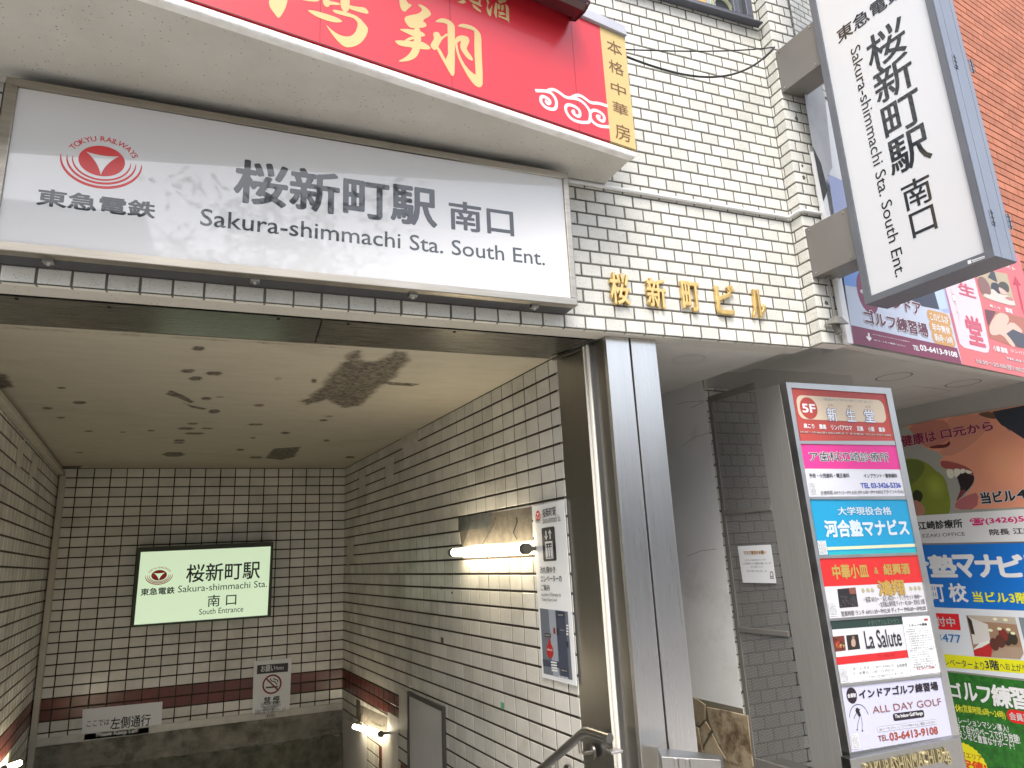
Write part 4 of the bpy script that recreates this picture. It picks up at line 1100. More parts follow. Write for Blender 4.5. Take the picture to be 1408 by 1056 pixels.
# brackets
for z0, z1 in ((2.643 + E0, 2.935 + E0), (1.4375 + E0, 1.740 + E0)):
    g = MB(); p = Vector((2.926, PY - .001, 0)); e = VS.p + dAB * ((p - VS.p).dot(dAB)); L_ = 2.7065 - A2.y - .002
    q = Vector((2.9265, PY - .0015, 0)); dd = dAB * (L_ / abs(dAB.y)); bw = -NL * .165
    g.hexa([q + Vector((0, 0, z0)), q + dd + Vector((0, 0, z0)), q + dd + bw + Vector((0, -.0, z0)), q + bw + Vector((0, -.016, z0)), q + Vector((0, 0, z1)), q + dd + Vector((0, 0, z1)), q + dd + bw + Vector((0, 0, z1)), q + bw + Vector((0, -.016, z1))], 'taupe_paint')
    br = g.build('bracket', vsn, bevel=.003)
    for t in (.10, .88):
        for z in (z0 + .02, z1 - .02):
            c = q + dd * t + NL * .0006 + Vector((0, 0, z)); g = MB(); g.tube([c, c + NL * .004], .0045, 'aluminium', 8); g.build('screw', br)
# socket lamp hanging under the lower bracket
PF = Plane((0, PY - .04, 0), NF)
a = PF.at(1151, 386); b = PF.at(1147.5, 437)
a = Vector((b.x + .004, b.y, 1.437 + E0))
ul = empty('outdoor_socket', b, 'small grey hooded socket on a stem under the lower bracket', 'socket')
g = MB(); g.tube([a, b], .008, 'taupe_paint', 10); g.tube([a, a - Vector((0, 0, .012))], .016, 'taupe_paint', 10); g.build('stem', ul)
g = MB(); h = .043; z = b.z
g.hexa([(b.x - .048, b.y - .05, z - .05), (b.x + .048, b.y - .05, z - .05), (b.x + .048, b.y + .038, z - .03), (b.x - .048, b.y + .038, z - .03), (b.x - .02, b.y - .03, z), (b.x + .02, b.y - .03, z), (b.x + .02, b.y + .02, z), (b.x - .02, b.y + .02, z)], 'taupe_paint'); g.build('hood', ul, bevel=.004)
g = MB(); g.tube([(b.x - .008, b.y - .005, z - .035), (b.x + .002, b.y - .012, z - .095)], .02, 'lamp_cap', 12); g.tube([(b.x + .022, b.y - .01, z - .03), (b.x + .035, b.y - .012, z - .06), (b.x + .028, b.y - .012, z - .085), (b.x + .005, b.y - .012, z - .1)], .003, 'pvc_white', 6); g.build('socket', ul)

# ================================================================== NEIGHBOURING BRICK BUILDING WITH BANNERS
D4_ = K(1040, 0, 3.826)
nb = empty('brick_building', (5.5, 3.1, 0), 'red brick building rising behind the vertical sign', 'building')
BP = BAN.moved(-.03)
o0 = Vector((3.115, 0, 0)); o0.y = BP.p.y + (o0.x - BP.p.x) * math.tan(CA)
g = MB()
q = o0 + Vector((0, 0, ZB)); e = q + CD * .30
g.poly([q, e, e + UP * 3.2, q + UP * 3.2], 'pvc_white')
zz = BAN.at(1112, 118).z
tiles(g, q + UP * (zz - ZB) + NC * .012, CD, UP, NC, .30, 1.7, .10, .047, .03, 0, .5, .006, 'tile_cream', 'tile_joint')
bf = Face(BAN, (1120, 200), mb=g, off=.004)
bf.px([D4_(240, 420), D4_(335, 440), D4_(360, 500), D4_(400, 880), D4_(345, 985), D4_(300, 800)], 'pier_grey', 0)
bf.px([D4_(296, 770), D4_(340, 860), D4_(375, 1000), D4_(352, 1060), D4_(325, 930)], 'slate', 1)  # shadow shape painted dark onto the pier
g.build('pier', nb)
g = MB()
tiles(g, e, CD, UP, NC, 4.6, 5.4, .2275, .0695, .05, (4.3979 - 1.057) % .0695, .5, .007, 'brick_red', 'brick_joint', gapv=.0105, dep=.006, bev=.0015)
tiles(g, e + CD * 2.43 - UP * (ZB - GZ), CD, UP, NC, 2.17, ZB - GZ, .2275, .0695, .05, 0, .5, .007, 'brick_red', 'brick_joint', gapv=.0105, dep=.006, bev=.0015)
g.build('brick_wall', nb)
g = MB(); q = o0 - NC * .03
g.hexa([q + UP * (ZB + .115), q + CD * 5 + UP * (ZB + .115), Vector((8.2, 9, ZB + .115)), Vector((3.12, 9, ZB + .115)), q + UP * (ZB + 5.3), q + CD * 5 + UP * (ZB + 5.3), Vector((8.2, 9, ZB + 5.3)), Vector((3.12, 9, ZB + 5.3))], 'stucco')
g.build('structure_core', nb)
# soffit of the alcove
DZ = .10
BWp = CAM + ray(1231, 564) * ((ZB + DZ - E0) / ray(1231, 564).z)
BW = Plane(BWp, NL)
def bwx(y): return BWp.x - (y - BWp.y) * math.tan(SK)
yb_ = BP.p.y + (5.73 - BP.p.x) * math.tan(CA)
g = MB()
g.poly([(2.925, 2.80, ZB), (3.112, 2.80, ZB), (3.112, 2.80, ZB + DZ), (2.925, 2.80, ZB + DZ)], 'soffit_grey')
g.poly([(3.12, 2.80, ZB + DZ), (2.865, 2.84, ZB + DZ), (2.40, 6.0, ZB + DZ), (bwx(6.0) + .1, 6.0, ZB + DZ), (bwx(3.4) + .1, 3.15, ZB + DZ)], 'soffit_grey')
g.slab([o0 + Vector((0, 0, ZB)), o0 + CD * 2.72 + Vector((0, 0, ZB)), o0 + CD * 2.72 + Vector((0, .06, ZB)), o0 + Vector((0, .06, ZB))], (0, 0, -1), .1, 'soffit_grey')
rf = Face(Plane((0, 0, ZB + DZ), (0, 0, -1)), (1230, 517), (1240, 517), mb=g)
for p in ((1229, 518), (1324, 527)):
    u, v = rf.uv(p)
    for k in range(28):
        a0, a1 = 2 * math.pi * k / 28, 2 * math.pi * (k + 1) / 28
        rf.put([(u + .125 * math.cos(a0), v + .125 * math.sin(a0)), (u + .125 * math.cos(a1), v + .125 * math.sin(a1)), (u + .115 * math.cos(a1), v + .115 * math.sin(a1)), (u + .115 * math.cos(a0), v + .115 * math.sin(a0))], 'stain_dark', 1)
rf.line([(1226, 538), (1240, 534), (1255, 530.5), (1280, 533), (1308, 537)], .006, 'stain_dark', 1)
rf.line([(1236, 552), (1270, 546), (1310, 537.5)], .006, 'stain_dark', 1.1)
o = g.build('soffit', nb)
g = MB()
P0 = Vector((bwx(3.42), 3.42, 0)); P1 = Vector((bwx(6.0), 6.0, 0))
g.slab([P0 + UP * GZ, P1 + UP * GZ, P1 + UP * (ZB + DZ + .012), P0 + UP * (ZB + DZ + .012)], NL, .12, 'soffit_grey'); g.build('alcove_wall', nb)
g = MB(); g.poly([(2.6, 5.6, GZ), (5.7, 5.6, GZ), (5.7, 5.6, ZB + DZ), (2.6, 5.6, ZB + DZ)], 'plaster'); g.build('end_wall', nb)
# white edge strip of the first banner
g = MB(); p0 = BAN.at(1167.5, 473.2); p1 = BAN.at(1173.3, 471.7)
q0 = Vector((p1.x - .05, p1.y - .009 * 0 - .01, ZB - .004)); g.box(q0, CD * .05, -NC * .03, (0, 0, 1.20), 'pvc_white')
tag(g.build('edge_strip', bevel=.002), 'white plastic edge strip between the tiled pilaster and the golf banner', 'edge strip')
KN5 = K(1150, 360, 5.457); KP = K(1290, 350, 9.602); KS = K(1300, 380, 6.6)
qd = [(1139, 240), (1272, 296), (1323, 500.8), (1173.3, 471.7)]
f = sheet('golf_banner', qd, BAN, C(214, 222, 240), 'lavender and purple golf banner beside the tiled pilaster', 'banner', .002, .003)
f.o = f.pl.at(1173.3, 471.7); f.U = CD.copy(); f.V = Vector((0, 0, -1))
f.px([(1139, 240), (1272, 296), (1315, 470 - 40), (1299, 430), (1281, 415), (1214, 398), (1161, 392), (1157, 361)], C(184, 194, 236), .5)
f.px([(1157, 361), (1161, 392), (1180, 395), (1186, 372)], C(122, 168, 240), .7)
f.px([(1263, 300), (1272, 296), (1303, 424), (1292, 426), (1276, 380)], C(205, 225, 250), .8)
f.px([(1212, 330), (1262, 322), (1291.5, 425.5), (1268, 421), (1240, 405)], C(62, 66, 86), 1)
pu = C(140, 48, 82)
f.px([KN5(110, 475), KN5(905, 648), KN5(942, 770), KN5(130, 612)], pu, .9)
u, v = f.uv(KN5(232, 230)); r = .10; f.ell(u, v, r, r * 1.35, pu, 1, 30)
f.t('会員制', [KN5(172, 205), KN5(290, 262)], 'ink_white', .03, 2)
tp = C(112, 45, 70)
f.t('インドア', [KN5(330, 235), KN5(640, 400)], tp, .03, 3, halo='ink_white', hb=.07)
f.t('ゴルフ練習場', [KN5(198, 355), KN5(690, 565)], tp, .03, 4.2, halo='ink_white', hb=.07)
for (x, y), tx in (((768, 422), 'このビル2F'), ((784, 503), '年中無休'), ((804, 580), '朝6時〜24時')):
    u, v = f.uv(KN5(x, y)); f.rrect(u - .135, v - .042, u + .135, v + .042, C(226, 170, 96), 1 + .05 * (y % 5), .04); f.tu(tx, (u - .105, v - .026, u + .105, v + .026), 'ink_white', .02, 2)
f.t('スマホ/PCからはビル入口看板の', [KN5(268, 540), KN5(548, 605)], 'ink_white', .015, 2); f.t('QRコードをご確認ください!', [KN5(276, 580), KN5(515, 640)], 'ink_white', .015, 2)
f.t('TEL', [KN5(570, 625), KN5(622, 668)], 'ink_white', .03, 2); f.t('03-6413-9108', [KN5(622, 622), KN5(907, 718)], 'ink_white', .035, 2)
f.line([KN5(240, 535), KN5(243, 580)], .016, 'ink_white', 2); f.line([KN5(224, 560), KN5(243, 588), KN5(258, 570)], .014, 'ink_white', 2.2)
done(f)
qd = [(1272, 296), (1401, 350), (1443, 525.5), (1323, 500.8)]
pk = C(238, 120, 122)
f = sheet('massage_banner', qd, BAN, pk, 'pink massage shop banner with two photos beside the golf banner', 'banner', .002, .003)
f.o = f.pl.at(1323, 500.8); f.U = CD.copy(); f.V = Vector((0, 0, -1))
f.px([KN5(800, 130), KN5(1018, 60), KN5(1080, 300), KN5(1147, 640), KN5(1140, 680), KN5(1110, 682), KN5(960, 645), KN5(925, 615), KN5(860, 350)], C(252, 228, 236), 1)
f.px([KN5(795, 130), KN5(806, 126), KN5(912, 600), KN5(903, 600)], C(205, 120, 150), .8)
rd = C(224, 96, 118)
f.t('生', [KN5(905, 150), KN5(1045, 275)], rd, .035, 2); f.t('堂', [KN5(955, 400), KN5(1118, 640)], rd, .035, 2); f.t('新', [KN5(850, -80), KN5(980, 40)], rd, .035, 2)
for i, (ch, x, y) in enumerate((('ビ', 850, 165), ('ー', 862, 215), ('シ', 880, 265), ('ョ', 893, 320), ('ン', 905, 370))):
    f.t(ch, [KN5(x + 5, y + 40), KN5(x + 30, y + 75)], 'ink_white', .03, 2.4, halo=C(215, 140, 160), hb=.05)
# photo of a massage: mat, therapist, lying figure
f.px([KP(505, 290), KP(720, 220), KP(905, 255), KP(1022, 690), KP(730, 610), KP(590, 560)], C(206, 186, 152), 1)
f.px([KP(510, 300), KP(600, 290), KP(690, 420), KP(690, 560), KP(590, 540), KP(540, 450)], C(150, 105, 95), 1.3, 1)
f.px([KP(650, 300), KP(700, 215), KP(740, 230), KP(780, 365), KP(740, 350)], C(70, 66, 76), 1.5)
f.px([KP(680, 380), KP(760, 365), KP(800, 410), KP(830, 520), KP(720, 560)], C(58, 56, 64), 1.6, 1)
f.px([KP(780, 400), KP(830, 350), KP(910, 380), KP(940, 460), KP(915, 515), KP(850, 450), KP(795, 425)], C(82, 74, 60), 2.2, 2)
f.px([KP(785, 425), KP(850, 455), KP(925, 510), KP(870, 530), KP(815, 510)], C(244, 204, 190), 2.0, 1)
f.px([KP(595, 510), KP(700, 540), KP(690, 455), KP(730, 460), KP(800, 530), KP(920, 540), KP(1000, 600), KP(1022, 690), KP(730, 612), KP(610, 560)], C(248, 226, 214), 1.8, 1)
f.px([KP(860, 575), KP(930, 548), KP(1000, 600), KP(970, 618)], C(205, 140, 130), 2.4, 1)
wt = 'ink_white'
f.t('肩こり', [KN5(1145, 318), KN5(1228, 360)], wt, .03, 2); f.t('腰痛', [KN5(1262, 340), KN5(1322, 390)], wt, .03, 2)
# second photo: hands on a leg
f.px([KS(355, 295), KS(715, 375), KS(760, 660), KS(640, 645), KS(400, 560)], C(196, 116, 92), 1)
f.px([KS(355, 300), KS(455, 320), KS(390, 450), KS(372, 400)], C(120, 60, 70), 1.3)
f.px([KS(395, 440), KS(470, 325), KS(560, 345), KS(580, 400), KS(545, 455), KS(600, 405), KS(690, 480), KS(700, 520), KS(590, 490), KS(560, 520), KS(640, 640), KS(600, 640), KS(510, 520), KS(440, 540), KS(400, 520)], C(244, 206, 186), 1.6, 1)
f.px([KS(550, 520), KS(610, 480), KS(720, 530), KS(770, 660), KS(650, 640)], C(78, 76, 88), 1.9)
f.t('小顔 腰痛', [KN5(1170, 625), KN5(1285, 690)], wt, .03, 2); f.t('リンパアロマ', [KN5(1305, 655), KN5(1480, 715)], wt, .02, 2)
f.t('TEL.03-3427-5885', [KN5(1270, 715), KN5(1560, 790)], wt, .03, 2.2, halo=C(120, 60, 60), hb=.05)
f.t('10:30〜25:00(翌1:00)24時まで', [KN5(1045, 725), KN5(1540, 862)], C(252, 236, 236), .02, 2.2, halo=C(120, 60, 60), hb=.05)
f.t('スト', [KP(880, 130), KP(1020, 215)], wt, .03, 2)
f.px([KP(1012, 285), KP(1090, 405), KP(1052, 408), KP(1110, 640), KP(1133, 800), KP(1100, 700), KP(1035, 402), KP(988, 395)], C(214, 50, 78), 1.4)
done(f)
# ================================================================== BLOCK, SCREEN AND DIRECTORY
pb = empty('plaster_block', (3.1, 3.8, 0), 'pale plastered wall block with crazy paving stone at its foot', 'wall')
KX = K(940, 700, 2.967)
yb0 = 3.5687
def plx(y): return 2.7646 - (y - yb0) * math.tan(SK)
g = MB()
zs = -.925 + E0
g.poly([(plx(yb0), yb0, zs), (plx(yb0), yb0, ZB + .001), (plx(6), 6, ZB + .001), (plx(6), 6, zs)][::-1], 'plaster')
g.poly([(plx(yb0), yb0, GZ), (plx(yb0), yb0, zs), (plx(6), 6, zs), (plx(6), 6, GZ)][::-1], 'stone_joint')
# hairline cracks
pfc = Face(PLW, (967, 523), mb=g)
for q in ([(931, 556), (942, 553), (955, 552), (968, 551)], [(950, 561), (960, 556), (969, 552)], [(940, 612), (955, 601), (975, 595)], [(945, 765), (965, 757), (985, 755)]):
    pfc.line(q, .0022, 'ink_soft', .6)
g.build('plaster_face', pb)
g = MB()
for q in ([(97, 806), (180, 822), (267, 842), (278, 960), (290, 1052), (262, 1064), (200, 1042), (150, 960), (112, 880)], [(57, 772), (92, 798), (90, 858), (68, 884), (40, 870), (20, 760)], [(72, 892), (94, 866), (117, 900), (84, 962), (74, 940)],
          [(40, 880), (64, 892), (80, 972), (70, 1100), (10, 1100)], [(122, 912), (146, 965), (196, 1042), (190, 1100), (84, 1100), (90, 970)], [(204, 1052), (262, 1072), (292, 1062), (300, 1140), (215, 1140)], [(-60, 750), (14, 760), (34, 876), (0, 1000), (-60, 1000)]):
    g.slab([PLW.at(*KX(*p), .012) for p in q], NL, .012, 'stone_tan')
for (u0, u1, z0, z1) in ((.0, .5, -1.9, -1.22), (.52, 1.1, -1.9, -1.15), (.6, 1.0, -1.12, -.95), (1.02, 1.6, -1.12, -.95)):
    p = lambda u, z: Vector((plx(yb0 + u), yb0 + u, z + E0)) + NL * .012
    g.slab([p(u0 + .01, z0), p(u1, z0 + .02), p(u1 - .02, z1), p(u0, z1 - .01)], NL, .012, 'stone_tan')
g.build('stone_facing', pb, bevel=.003)
g = MB()
tiles(g, (2.7655, yb0, GZ), FX, UP, NF, 1.3, ZB - GZ - .05, PU, PV, .03, .02, .5, .0085, 'tile_cream', 'tile_joint')
g.box((2.7655, yb0 - .006, ZB - .045), (1.3, 0, 0), (0, .02, 0), (0, 0, .045 + DZ - .001), 'soffit_grey')
g.build('tiled_front', pb)
g = MB(); g.tube([(2.768, yb0 - .004, ZB - .06), (2.768, yb0 - .004, ZB + .002)], .012, 'pvc_cream', 8); g.build('corner_cap', pb)

# perforated steel
m = bpy.data.materials.new('perforated_steel'); m.use_nodes = True; n = m.node_tree.nodes; l = m.node_tree.links
b_ = n['Principled BSDF']; b_.inputs['Base Color'].default_value = (.27, .262, .245, 1); b_.inputs['Metallic'].default_value = .45; b_.inputs['Roughness'].default_value = .45
tc = n.new('ShaderNodeTexCoord'); uvn = tc.outputs['UV']
sx = n.new('ShaderNodeSeparateXYZ'); l.new(uvn, sx.inputs[0])
def mth(op, a, b=None):
    t = n.new('ShaderNodeMath'); t.operation = op
    for i, q in enumerate((a, b)):
        if q is None: continue
        if isinstance(q, (int, float)): t.inputs[i].default_value = q
        else: l.new(q, t.inputs[i])
    return t.outputs[0]
PT = .0092                                          # staggered round holes
row = mth('FLOOR', mth('DIVIDE', sx.outputs[1], PT * .87))
shift = mth('MULTIPLY', mth('MODULO', mth('ABSOLUTE', row), 2.0), .5)
fu = mth('SUBTRACT', mth('FRACT', mth('ADD', mth('DIVIDE', sx.outputs[0], PT), shift)), .5)
fv = mth('MULTIPLY', mth('SUBTRACT', mth('FRACT', mth('DIVIDE', sx.outputs[1], PT * .87)), .5), .87)
dist = mth('SQRT', mth('ADD', mth('MULTIPLY', fu, fu), mth('MULTIPLY', fv, fv)))
hole = mth('LESS_THAN', dist, .27)
tr_ = n.new('ShaderNodeBsdfTransparent'); mx = n.new('ShaderNodeMixShader'); l.new(hole, mx.inputs[0]); l.new(b_.outputs[0], mx.inputs[1]); l.new(tr_.outputs[0], mx.inputs[2])
l.new(mx.outputs[0], n['Material Output'].inputs['Surface']); MATS['perforated_steel'] = m

KY = K(930, 500, 5.282)
sc = empty('perforated_screen', (2.79, 3.35, 0), 'dark perforated steel screen standing beside the directory sign', 'screen')
sfc = Face(SCR, (975, 565))
def su(px): return sfc.uv(px)
g = MB()
TLs, TRs = KY(222, 290), (1037.5, 541); BLs, BRs = KX(292, 1032), KX(512, 1075)
ul0, vt0 = su(TLs); ur0, _ = su(TRs); _, vb0 = su((1045, 1040)); vt1 = su(TRs)[1]
vt0 = min(vt0, vt1) ; ur0 = (su(TRs)[0] + su((1112, 1056))[0]) / 2; ul0 = (su((975, 565))[0] + su((1045, 1040))[0]) / 2
zsill = su((1042, 1043))[1]
q = [sfc.at(u, v) for u, v in ((ul0, zsill), (ur0, zsill), (ur0, vt0), (ul0, vt0))]
me = bpy.data.meshes.new('mesh_panel'); off = ORI[sc.name]
me.from_pydata([tuple(p - off) for p in q], [], [(0, 1, 2, 3)]); ul_ = me.uv_layers.new(name='uv'); H = zsill - vt0; Wd = ur0 - ul0
for i, c in enumerate(((0, 0), (Wd, 0), (Wd, H), (0, H))): ul_.data[i].uv = c
me.materials.append(m); o = bpy.data.objects.new('mesh_panel', me); COL.objects.link(o); o.parent = sc; ORI[o.name] = off
def sbar(u0, v0, u1, v1, t=.012, mat='taupe_paint'):
    g = MB(); g.slab([sfc.at(u0, v0, t * 500), sfc.at(u1, v0, t * 500), sfc.at(u1, v1, t * 500), sfc.at(u0, v1, t * 500)], NL, t, mat); return g
for (u0, v0, u1, v1) in ((ul0 - .03, vt0 - .04, ul0, zsill + .06), (ul0, vt0 - .04, ur0, vt0), (ul0, zsill, ur0, zsill + .06)):
    sbar(u0, v0, u1, v1).build('frame_bar', sc, bevel=.002)
for y in (su((1035, 701))[1], su((1052, 869))[1]):
    sbar(ul0, y - .014, ur0, y + .014, .016).build('cross_bar', sc, bevel=.002)
g = MB(); u_, v_ = ul0, zsill + .07
g.hexa([sfc.at(ul0 - .02, v_, 0), sfc.at(ur0, v_, 0), sfc.at(ur0, v_, -220), sfc.at(ul0 - .02, v_, -220), sfc.at(ul0 - .02, v_ - .03, 0), sfc.at(ur0, v_ - .03, 0), sfc.at(ur0, v_ - .03, -220), sfc.at(ul0 - .02, v_ - .03, -220)], 'taupe_paint')
g.build('base_rail', sc, bevel=.002)
for k in range(14):
    v = vt0 + .1 + k * (zsill - vt0 - .15) / 13; c = sfc.at(ul0 - .035, v, 0); g = MB(); g.tube([c, c + NL * .005], .006, 'ink_black', 6); g.build('bolt', sc)
# paper notice taped to the screen
KZ = K(1000, 740, 8.8)
f = sheet('paper_notice', [KZ(123, 97), KZ(525, 78), KZ(592, 545), KZ(188, 538)], SCR, 'paper', 'white paper mask request taped to the perforated screen', 'notice', .0015, .010)
f.t('マスク着用のお願い', [KZ(200, 155), KZ(475, 190)], C(190, 130, 40), .03)
for tx, a, b in (('当店ではマスクの着用をお願いしております', (215, 255), (475, 270)), ('ご入店の際はマスクの着用をお願いいたします', (182, 294), (540, 315)), ('ご協力をお願いいたします', (282, 335), (440, 355)), ('皆様のご理解とご協力をお願いします', (238, 388), (485, 405))):
    f.t(tx, [KZ(*a), KZ(*b)], 'ink_soft')
f.frame([KZ(518, 455), KZ(562, 490)], 'ink_soft', .004); f.ell(*f.uv(KZ(540, 435)), .012, .016, 'ink_soft', 1.2, 14); f.ell(*f.uv(KZ(540, 437)), .008, .011, 'paper', 1.6, 14)
done(f)

# tenant directory
KD1 = K(1060, 520, 5.557); KD3 = K(1090, 690, 5.868); KD5 = K(1110, 830, 4.673)
DP = Plane((0, 2.9308, .8855 + E0), (0, -1, .02417))
ds = empty('tenant_directory', (3.2, 2.95, 0), 'steel floor directory sign with six coloured tenant panels', 'directory sign')
qo = [(1080.5, 525.3), (1224.8, 533.6), (1321, 1016), (1169, 1039.7)]
O = [DP.at(*p) for p in qo]; dn_ = (O[3] - O[0]).normalized(); dn2 = (O[2] - O[1]).normalized()
O[2] = O[1] + dn2 * ((GZ - O[1].z) / dn2.z); Ob = O[0] + dn_ * ((GZ - O[0].z) / dn_.z); O[3] = Ob
bk = Vector((YD.x, YD.y, 0)) * .245
g = MB(); in_ = Vector((0, .018, 0))
s1 = YD * .048
g.hexa([O[3] + s1, O[2] + s1, O[2] + bk, O[3] + bk, O[0] + s1, O[1] + s1, O[1] + bk, O[0] + bk], 'steel_side'); g.build('cabinet', ds, bevel=.003)
inner = [KD1(155, 72), KD1(880, 120), KD5(940, 848), KD5(284, 957)]
I = [DP.at(*p) for p in inner]
g = MB()
zmid = O[0] + (O[3] - O[0]) * ((O[0].z - I[3].z) / (O[0].z - O[3].z)), O[1] + (O[2] - O[1]) * ((O[1].z - I[2].z) / (O[1].z - O[2].z))
T4 = [O[0], O[1], zmid[1], zmid[0]]
for i in range(4):
    j = (i + 1) % 4
    if i == 2:
        continue
    g.hexa([T4[i] + YD * .045, T4[j] + YD * .045, I[j] + YD * .045, I[i] + YD * .045, T4[i], T4[j], I[j], I[i]], 'aluminium')
g.hexa([O[3] + YD * .045, O[2] + YD * .045, zmid[1] + YD * .045, zmid[0] + YD * .045, O[3], O[2], zmid[1], zmid[0]], 'steel_dark')
rows = [[KD1(155, 72), KD1(880, 120), KD1(947, 478), KD1(226, 478)], [KD1(226, 500), KD1(955, 512), KD1(1030, 900), KD1(292, 905)], [KD1(298, 925), KD1(1043, 927), KD3(1005, 408), KD3(213, 432)],
        [KD3(215, 458), KD3(1020, 430), KD3(1112, 882), KD3(298, 942)], [KD5(148, 112), KD5(800, 66), KD5(866, 448), KD5(215, 517)], [KD5(218, 535), KD5(870, 466), KD5(940, 846), KD5(285, 955)]]
# dividing bars and the recessed back of the frame
for a, b in zip(rows[:-1], rows[1:]):
    P = [DP.at(*a[3]), DP.at(*a[2]), DP.at(*b[1]), DP.at(*b[0])]
    g.hexa([P[3] + YD * .03, P[2] + YD * .03, P[1] + YD * .03, P[0] + YD * .03, P[3] + NF * -.002, P[2] + NF * -.002, P[1] + NF * -.002, P[0] + NF * -.002], 'aluminium')
g.build('frame', ds, bevel=.002)
def panel(i, mat):
    f = Face(DP, rows[i][0], rows[i][1], off=-.008)
    f.px(rows[i], mat, 0); return f
def floor_no(f, tl, br, tx):
    f.rect([tl, br], C(206, 208, 210), 2.2); f.frame([tl, br], 'ink_white', .003, 2.6)
    u0, v0, u1, v1 = f.box([tl, br]); w_, h_ = u1 - u0, v1 - v0
    f.tu(tx, (u0 + w_ * .15, v0 + h_ * .16, u1 - w_ * .15, v1 - h_ * .16), C(206, 208, 210), .0, 4.5, halo='ink_white', hb=.05)
# 5F
f = panel(0, C(206, 82, 70)); w5 = 'ink_white'
u0, v0, u1, v1 = f.box([KD1(186, 128), KD1(888, 342)]); f.rrect(u0, v0, u1, v1, C(244, 222, 192), 1, .045)
u, v = f.uv(KD1(287, 229)); r = f.uv(KD1(353, 233))[0] - u; f.ell(u, v, r, r * 1.0, C(206, 78, 64), 2)
f.t('5F', [KD1(233, 197), KD1(340, 265)], w5, .03, 3)
f.t('健康リラクゼーション', [KD1(400, 150), KD1(780, 190)], C(250, 246, 240), .01, 2.6, halo=C(150, 120, 110), hb=.04)
for ch, a, b, s in (('新', (420, 228), (508, 330), 'しん'), ('生', (566, 238), (652, 333), 'せい'), ('堂', (704, 243), (796, 338), 'どう')):
    f.t(ch, [KD1(*a), KD1(*b)], w5, .02, 3.4, halo=C(40, 90, 170), hb=.05); f.t(s, [KD1(a[0] + 15, a[1] - 32), KD1(a[0] + 55, a[1] - 14)], C(60, 70, 100), 0, 2)
for tx, x0, x1 in (('肩こり', 246, 332), ('腰痛', 365, 422), ('リンパアロマ', 455, 620), ('足裏', 652, 706), ('小顔', 738, 790), ('痩身', 818, 873)):
    f.t(tx, [KD1(x0, 346 + (x0 - 246) * .05), KD1(x1, 381 + (x1 - 246) * .05)], w5, .03)
f.t('10:30〜25:00(翌1:00)24時まで 年中無休 TEL.03-3427-5885', [KD1(220, 402), KD1(917, 446)], C(255, 236, 226), .01, 3, halo=C(150, 50, 44), hb=.06)
f.mb.build('tenant_panel', ds)
# 4F
f = panel(1, C(236, 236, 244)); f.px([rows[1][0], rows[1][1], KD1(990, 697), KD1(258, 690)], C(244, 62, 158), .8)
f.t('ア歯科江崎診療所', [KD1(285, 562), KD1(905, 638)], C(28, 34, 40), .004, 3.4, halo='ink_white', hb=.045)
f.t('予防・小児歯科・矯正歯科', [KD1(288, 728), KD1(600, 760)], 'ink_black', .015); f.t('インプラント・審美歯科', [KD1(705, 730), KD1(965, 760)], 'ink_black', .015)
f.t('TEL 03-3426-5336', [KD1(682, 802), KD1(992, 836)], C(40, 80, 200), .02); f.t('診療時間 AM 9:15〜PM 6:00 (PM 6:00〜PM 9:00はアポイントのみ)', [KD1(376, 860), KD1(1015, 886)], 'ink_soft', .004)
floor_no(f, KD1(290, 797), KD1(350, 887), '4F'); f.mb.build('tenant_panel', ds)
# 3F
f = panel(2, C(20, 168, 218)); pw = C(226, 240, 250)
f.t('大学現役合格', [KD3(356, 42), KD3(797, 104)], pw, .02); f.t('河合塾マナビス', [KD3(250, 152), KD3(940, 268)], pw, .045)
f.px([KD3(275, 366), KD3(1000, 337), KD3(1001, 362), KD3(280, 390)], C(240, 242, 200), 1); f.px([KD3(285, 404), KD3(1004, 378), KD3(1005, 408), KD3(290, 430)], C(40, 190, 200), 1)
floor_no(f, KD3(195, 316), KD3(280, 424), '3F'); f.mb.build('tenant_panel', ds)
# 2F Chinese restaurant
f = panel(3, C(232, 230, 234)); f.px([rows[3][0], rows[3][1], KD3(1056, 648), KD3(250, 684)], C(236, 46, 44), .8)
gd = C(206, 168, 84)
f.t('中華小皿', [KD3(310, 512), KD3(612, 610)], gd, .035, 2.4, halo=C(190, 110, 50), hb=.055); f.t('&', [KD3(650, 530), KD3(690, 580)], gd, .02, 2.4); f.t('紹興酒', [KD3(722, 505), KD3(945, 580)], gd, .035, 2.4, halo=C(190, 110, 50), hb=.055)
f.px([KD3(358, 705), KD3(505, 690), KD3(528, 845), KD3(378, 857)], C(44, 40, 42), 1); f.px([KD3(450, 697), KD3(500, 692), KD3(508, 742), KD3(460, 745)], C(150, 90, 78), 1.4)
for k in range(60):
    f.ell(*f.uv(KD3(random.uniform(385, 515), random.uniform(760, 840))), .003, .003, C(100, 96, 96), 1.6, 6)
f.t('鴻翔', [KD3(678, 640), KD3(905, 745)], gd, .035, 3.2, halo=C(168, 140, 70), hb=.05)
for x in (565, 605, 640, 950, 985, 1018):
    u, v = f.uv(KD3(x, 712 - (x - 565) * .04)); P = [(u + .013 * (1 - k / 16) * math.cos(k * .7), v + .013 * (1 - k / 16) * math.sin(k * .7)) for k in range(15)]
    f.line(P, .0035, C(190, 180, 90), 1.4, False)
f.t('・前菜 ¥315〜 ・点心 ¥525〜 ・ランチセット ¥840〜', [KD3(568, 768), KD3(1040, 782)], 'ink_soft', .01); f.t('・北京風山東料理 ディナー ¥2,100〜 定休日 火曜', [KD3(690, 808), KD3(1065, 826)], 'ink_soft', .01)
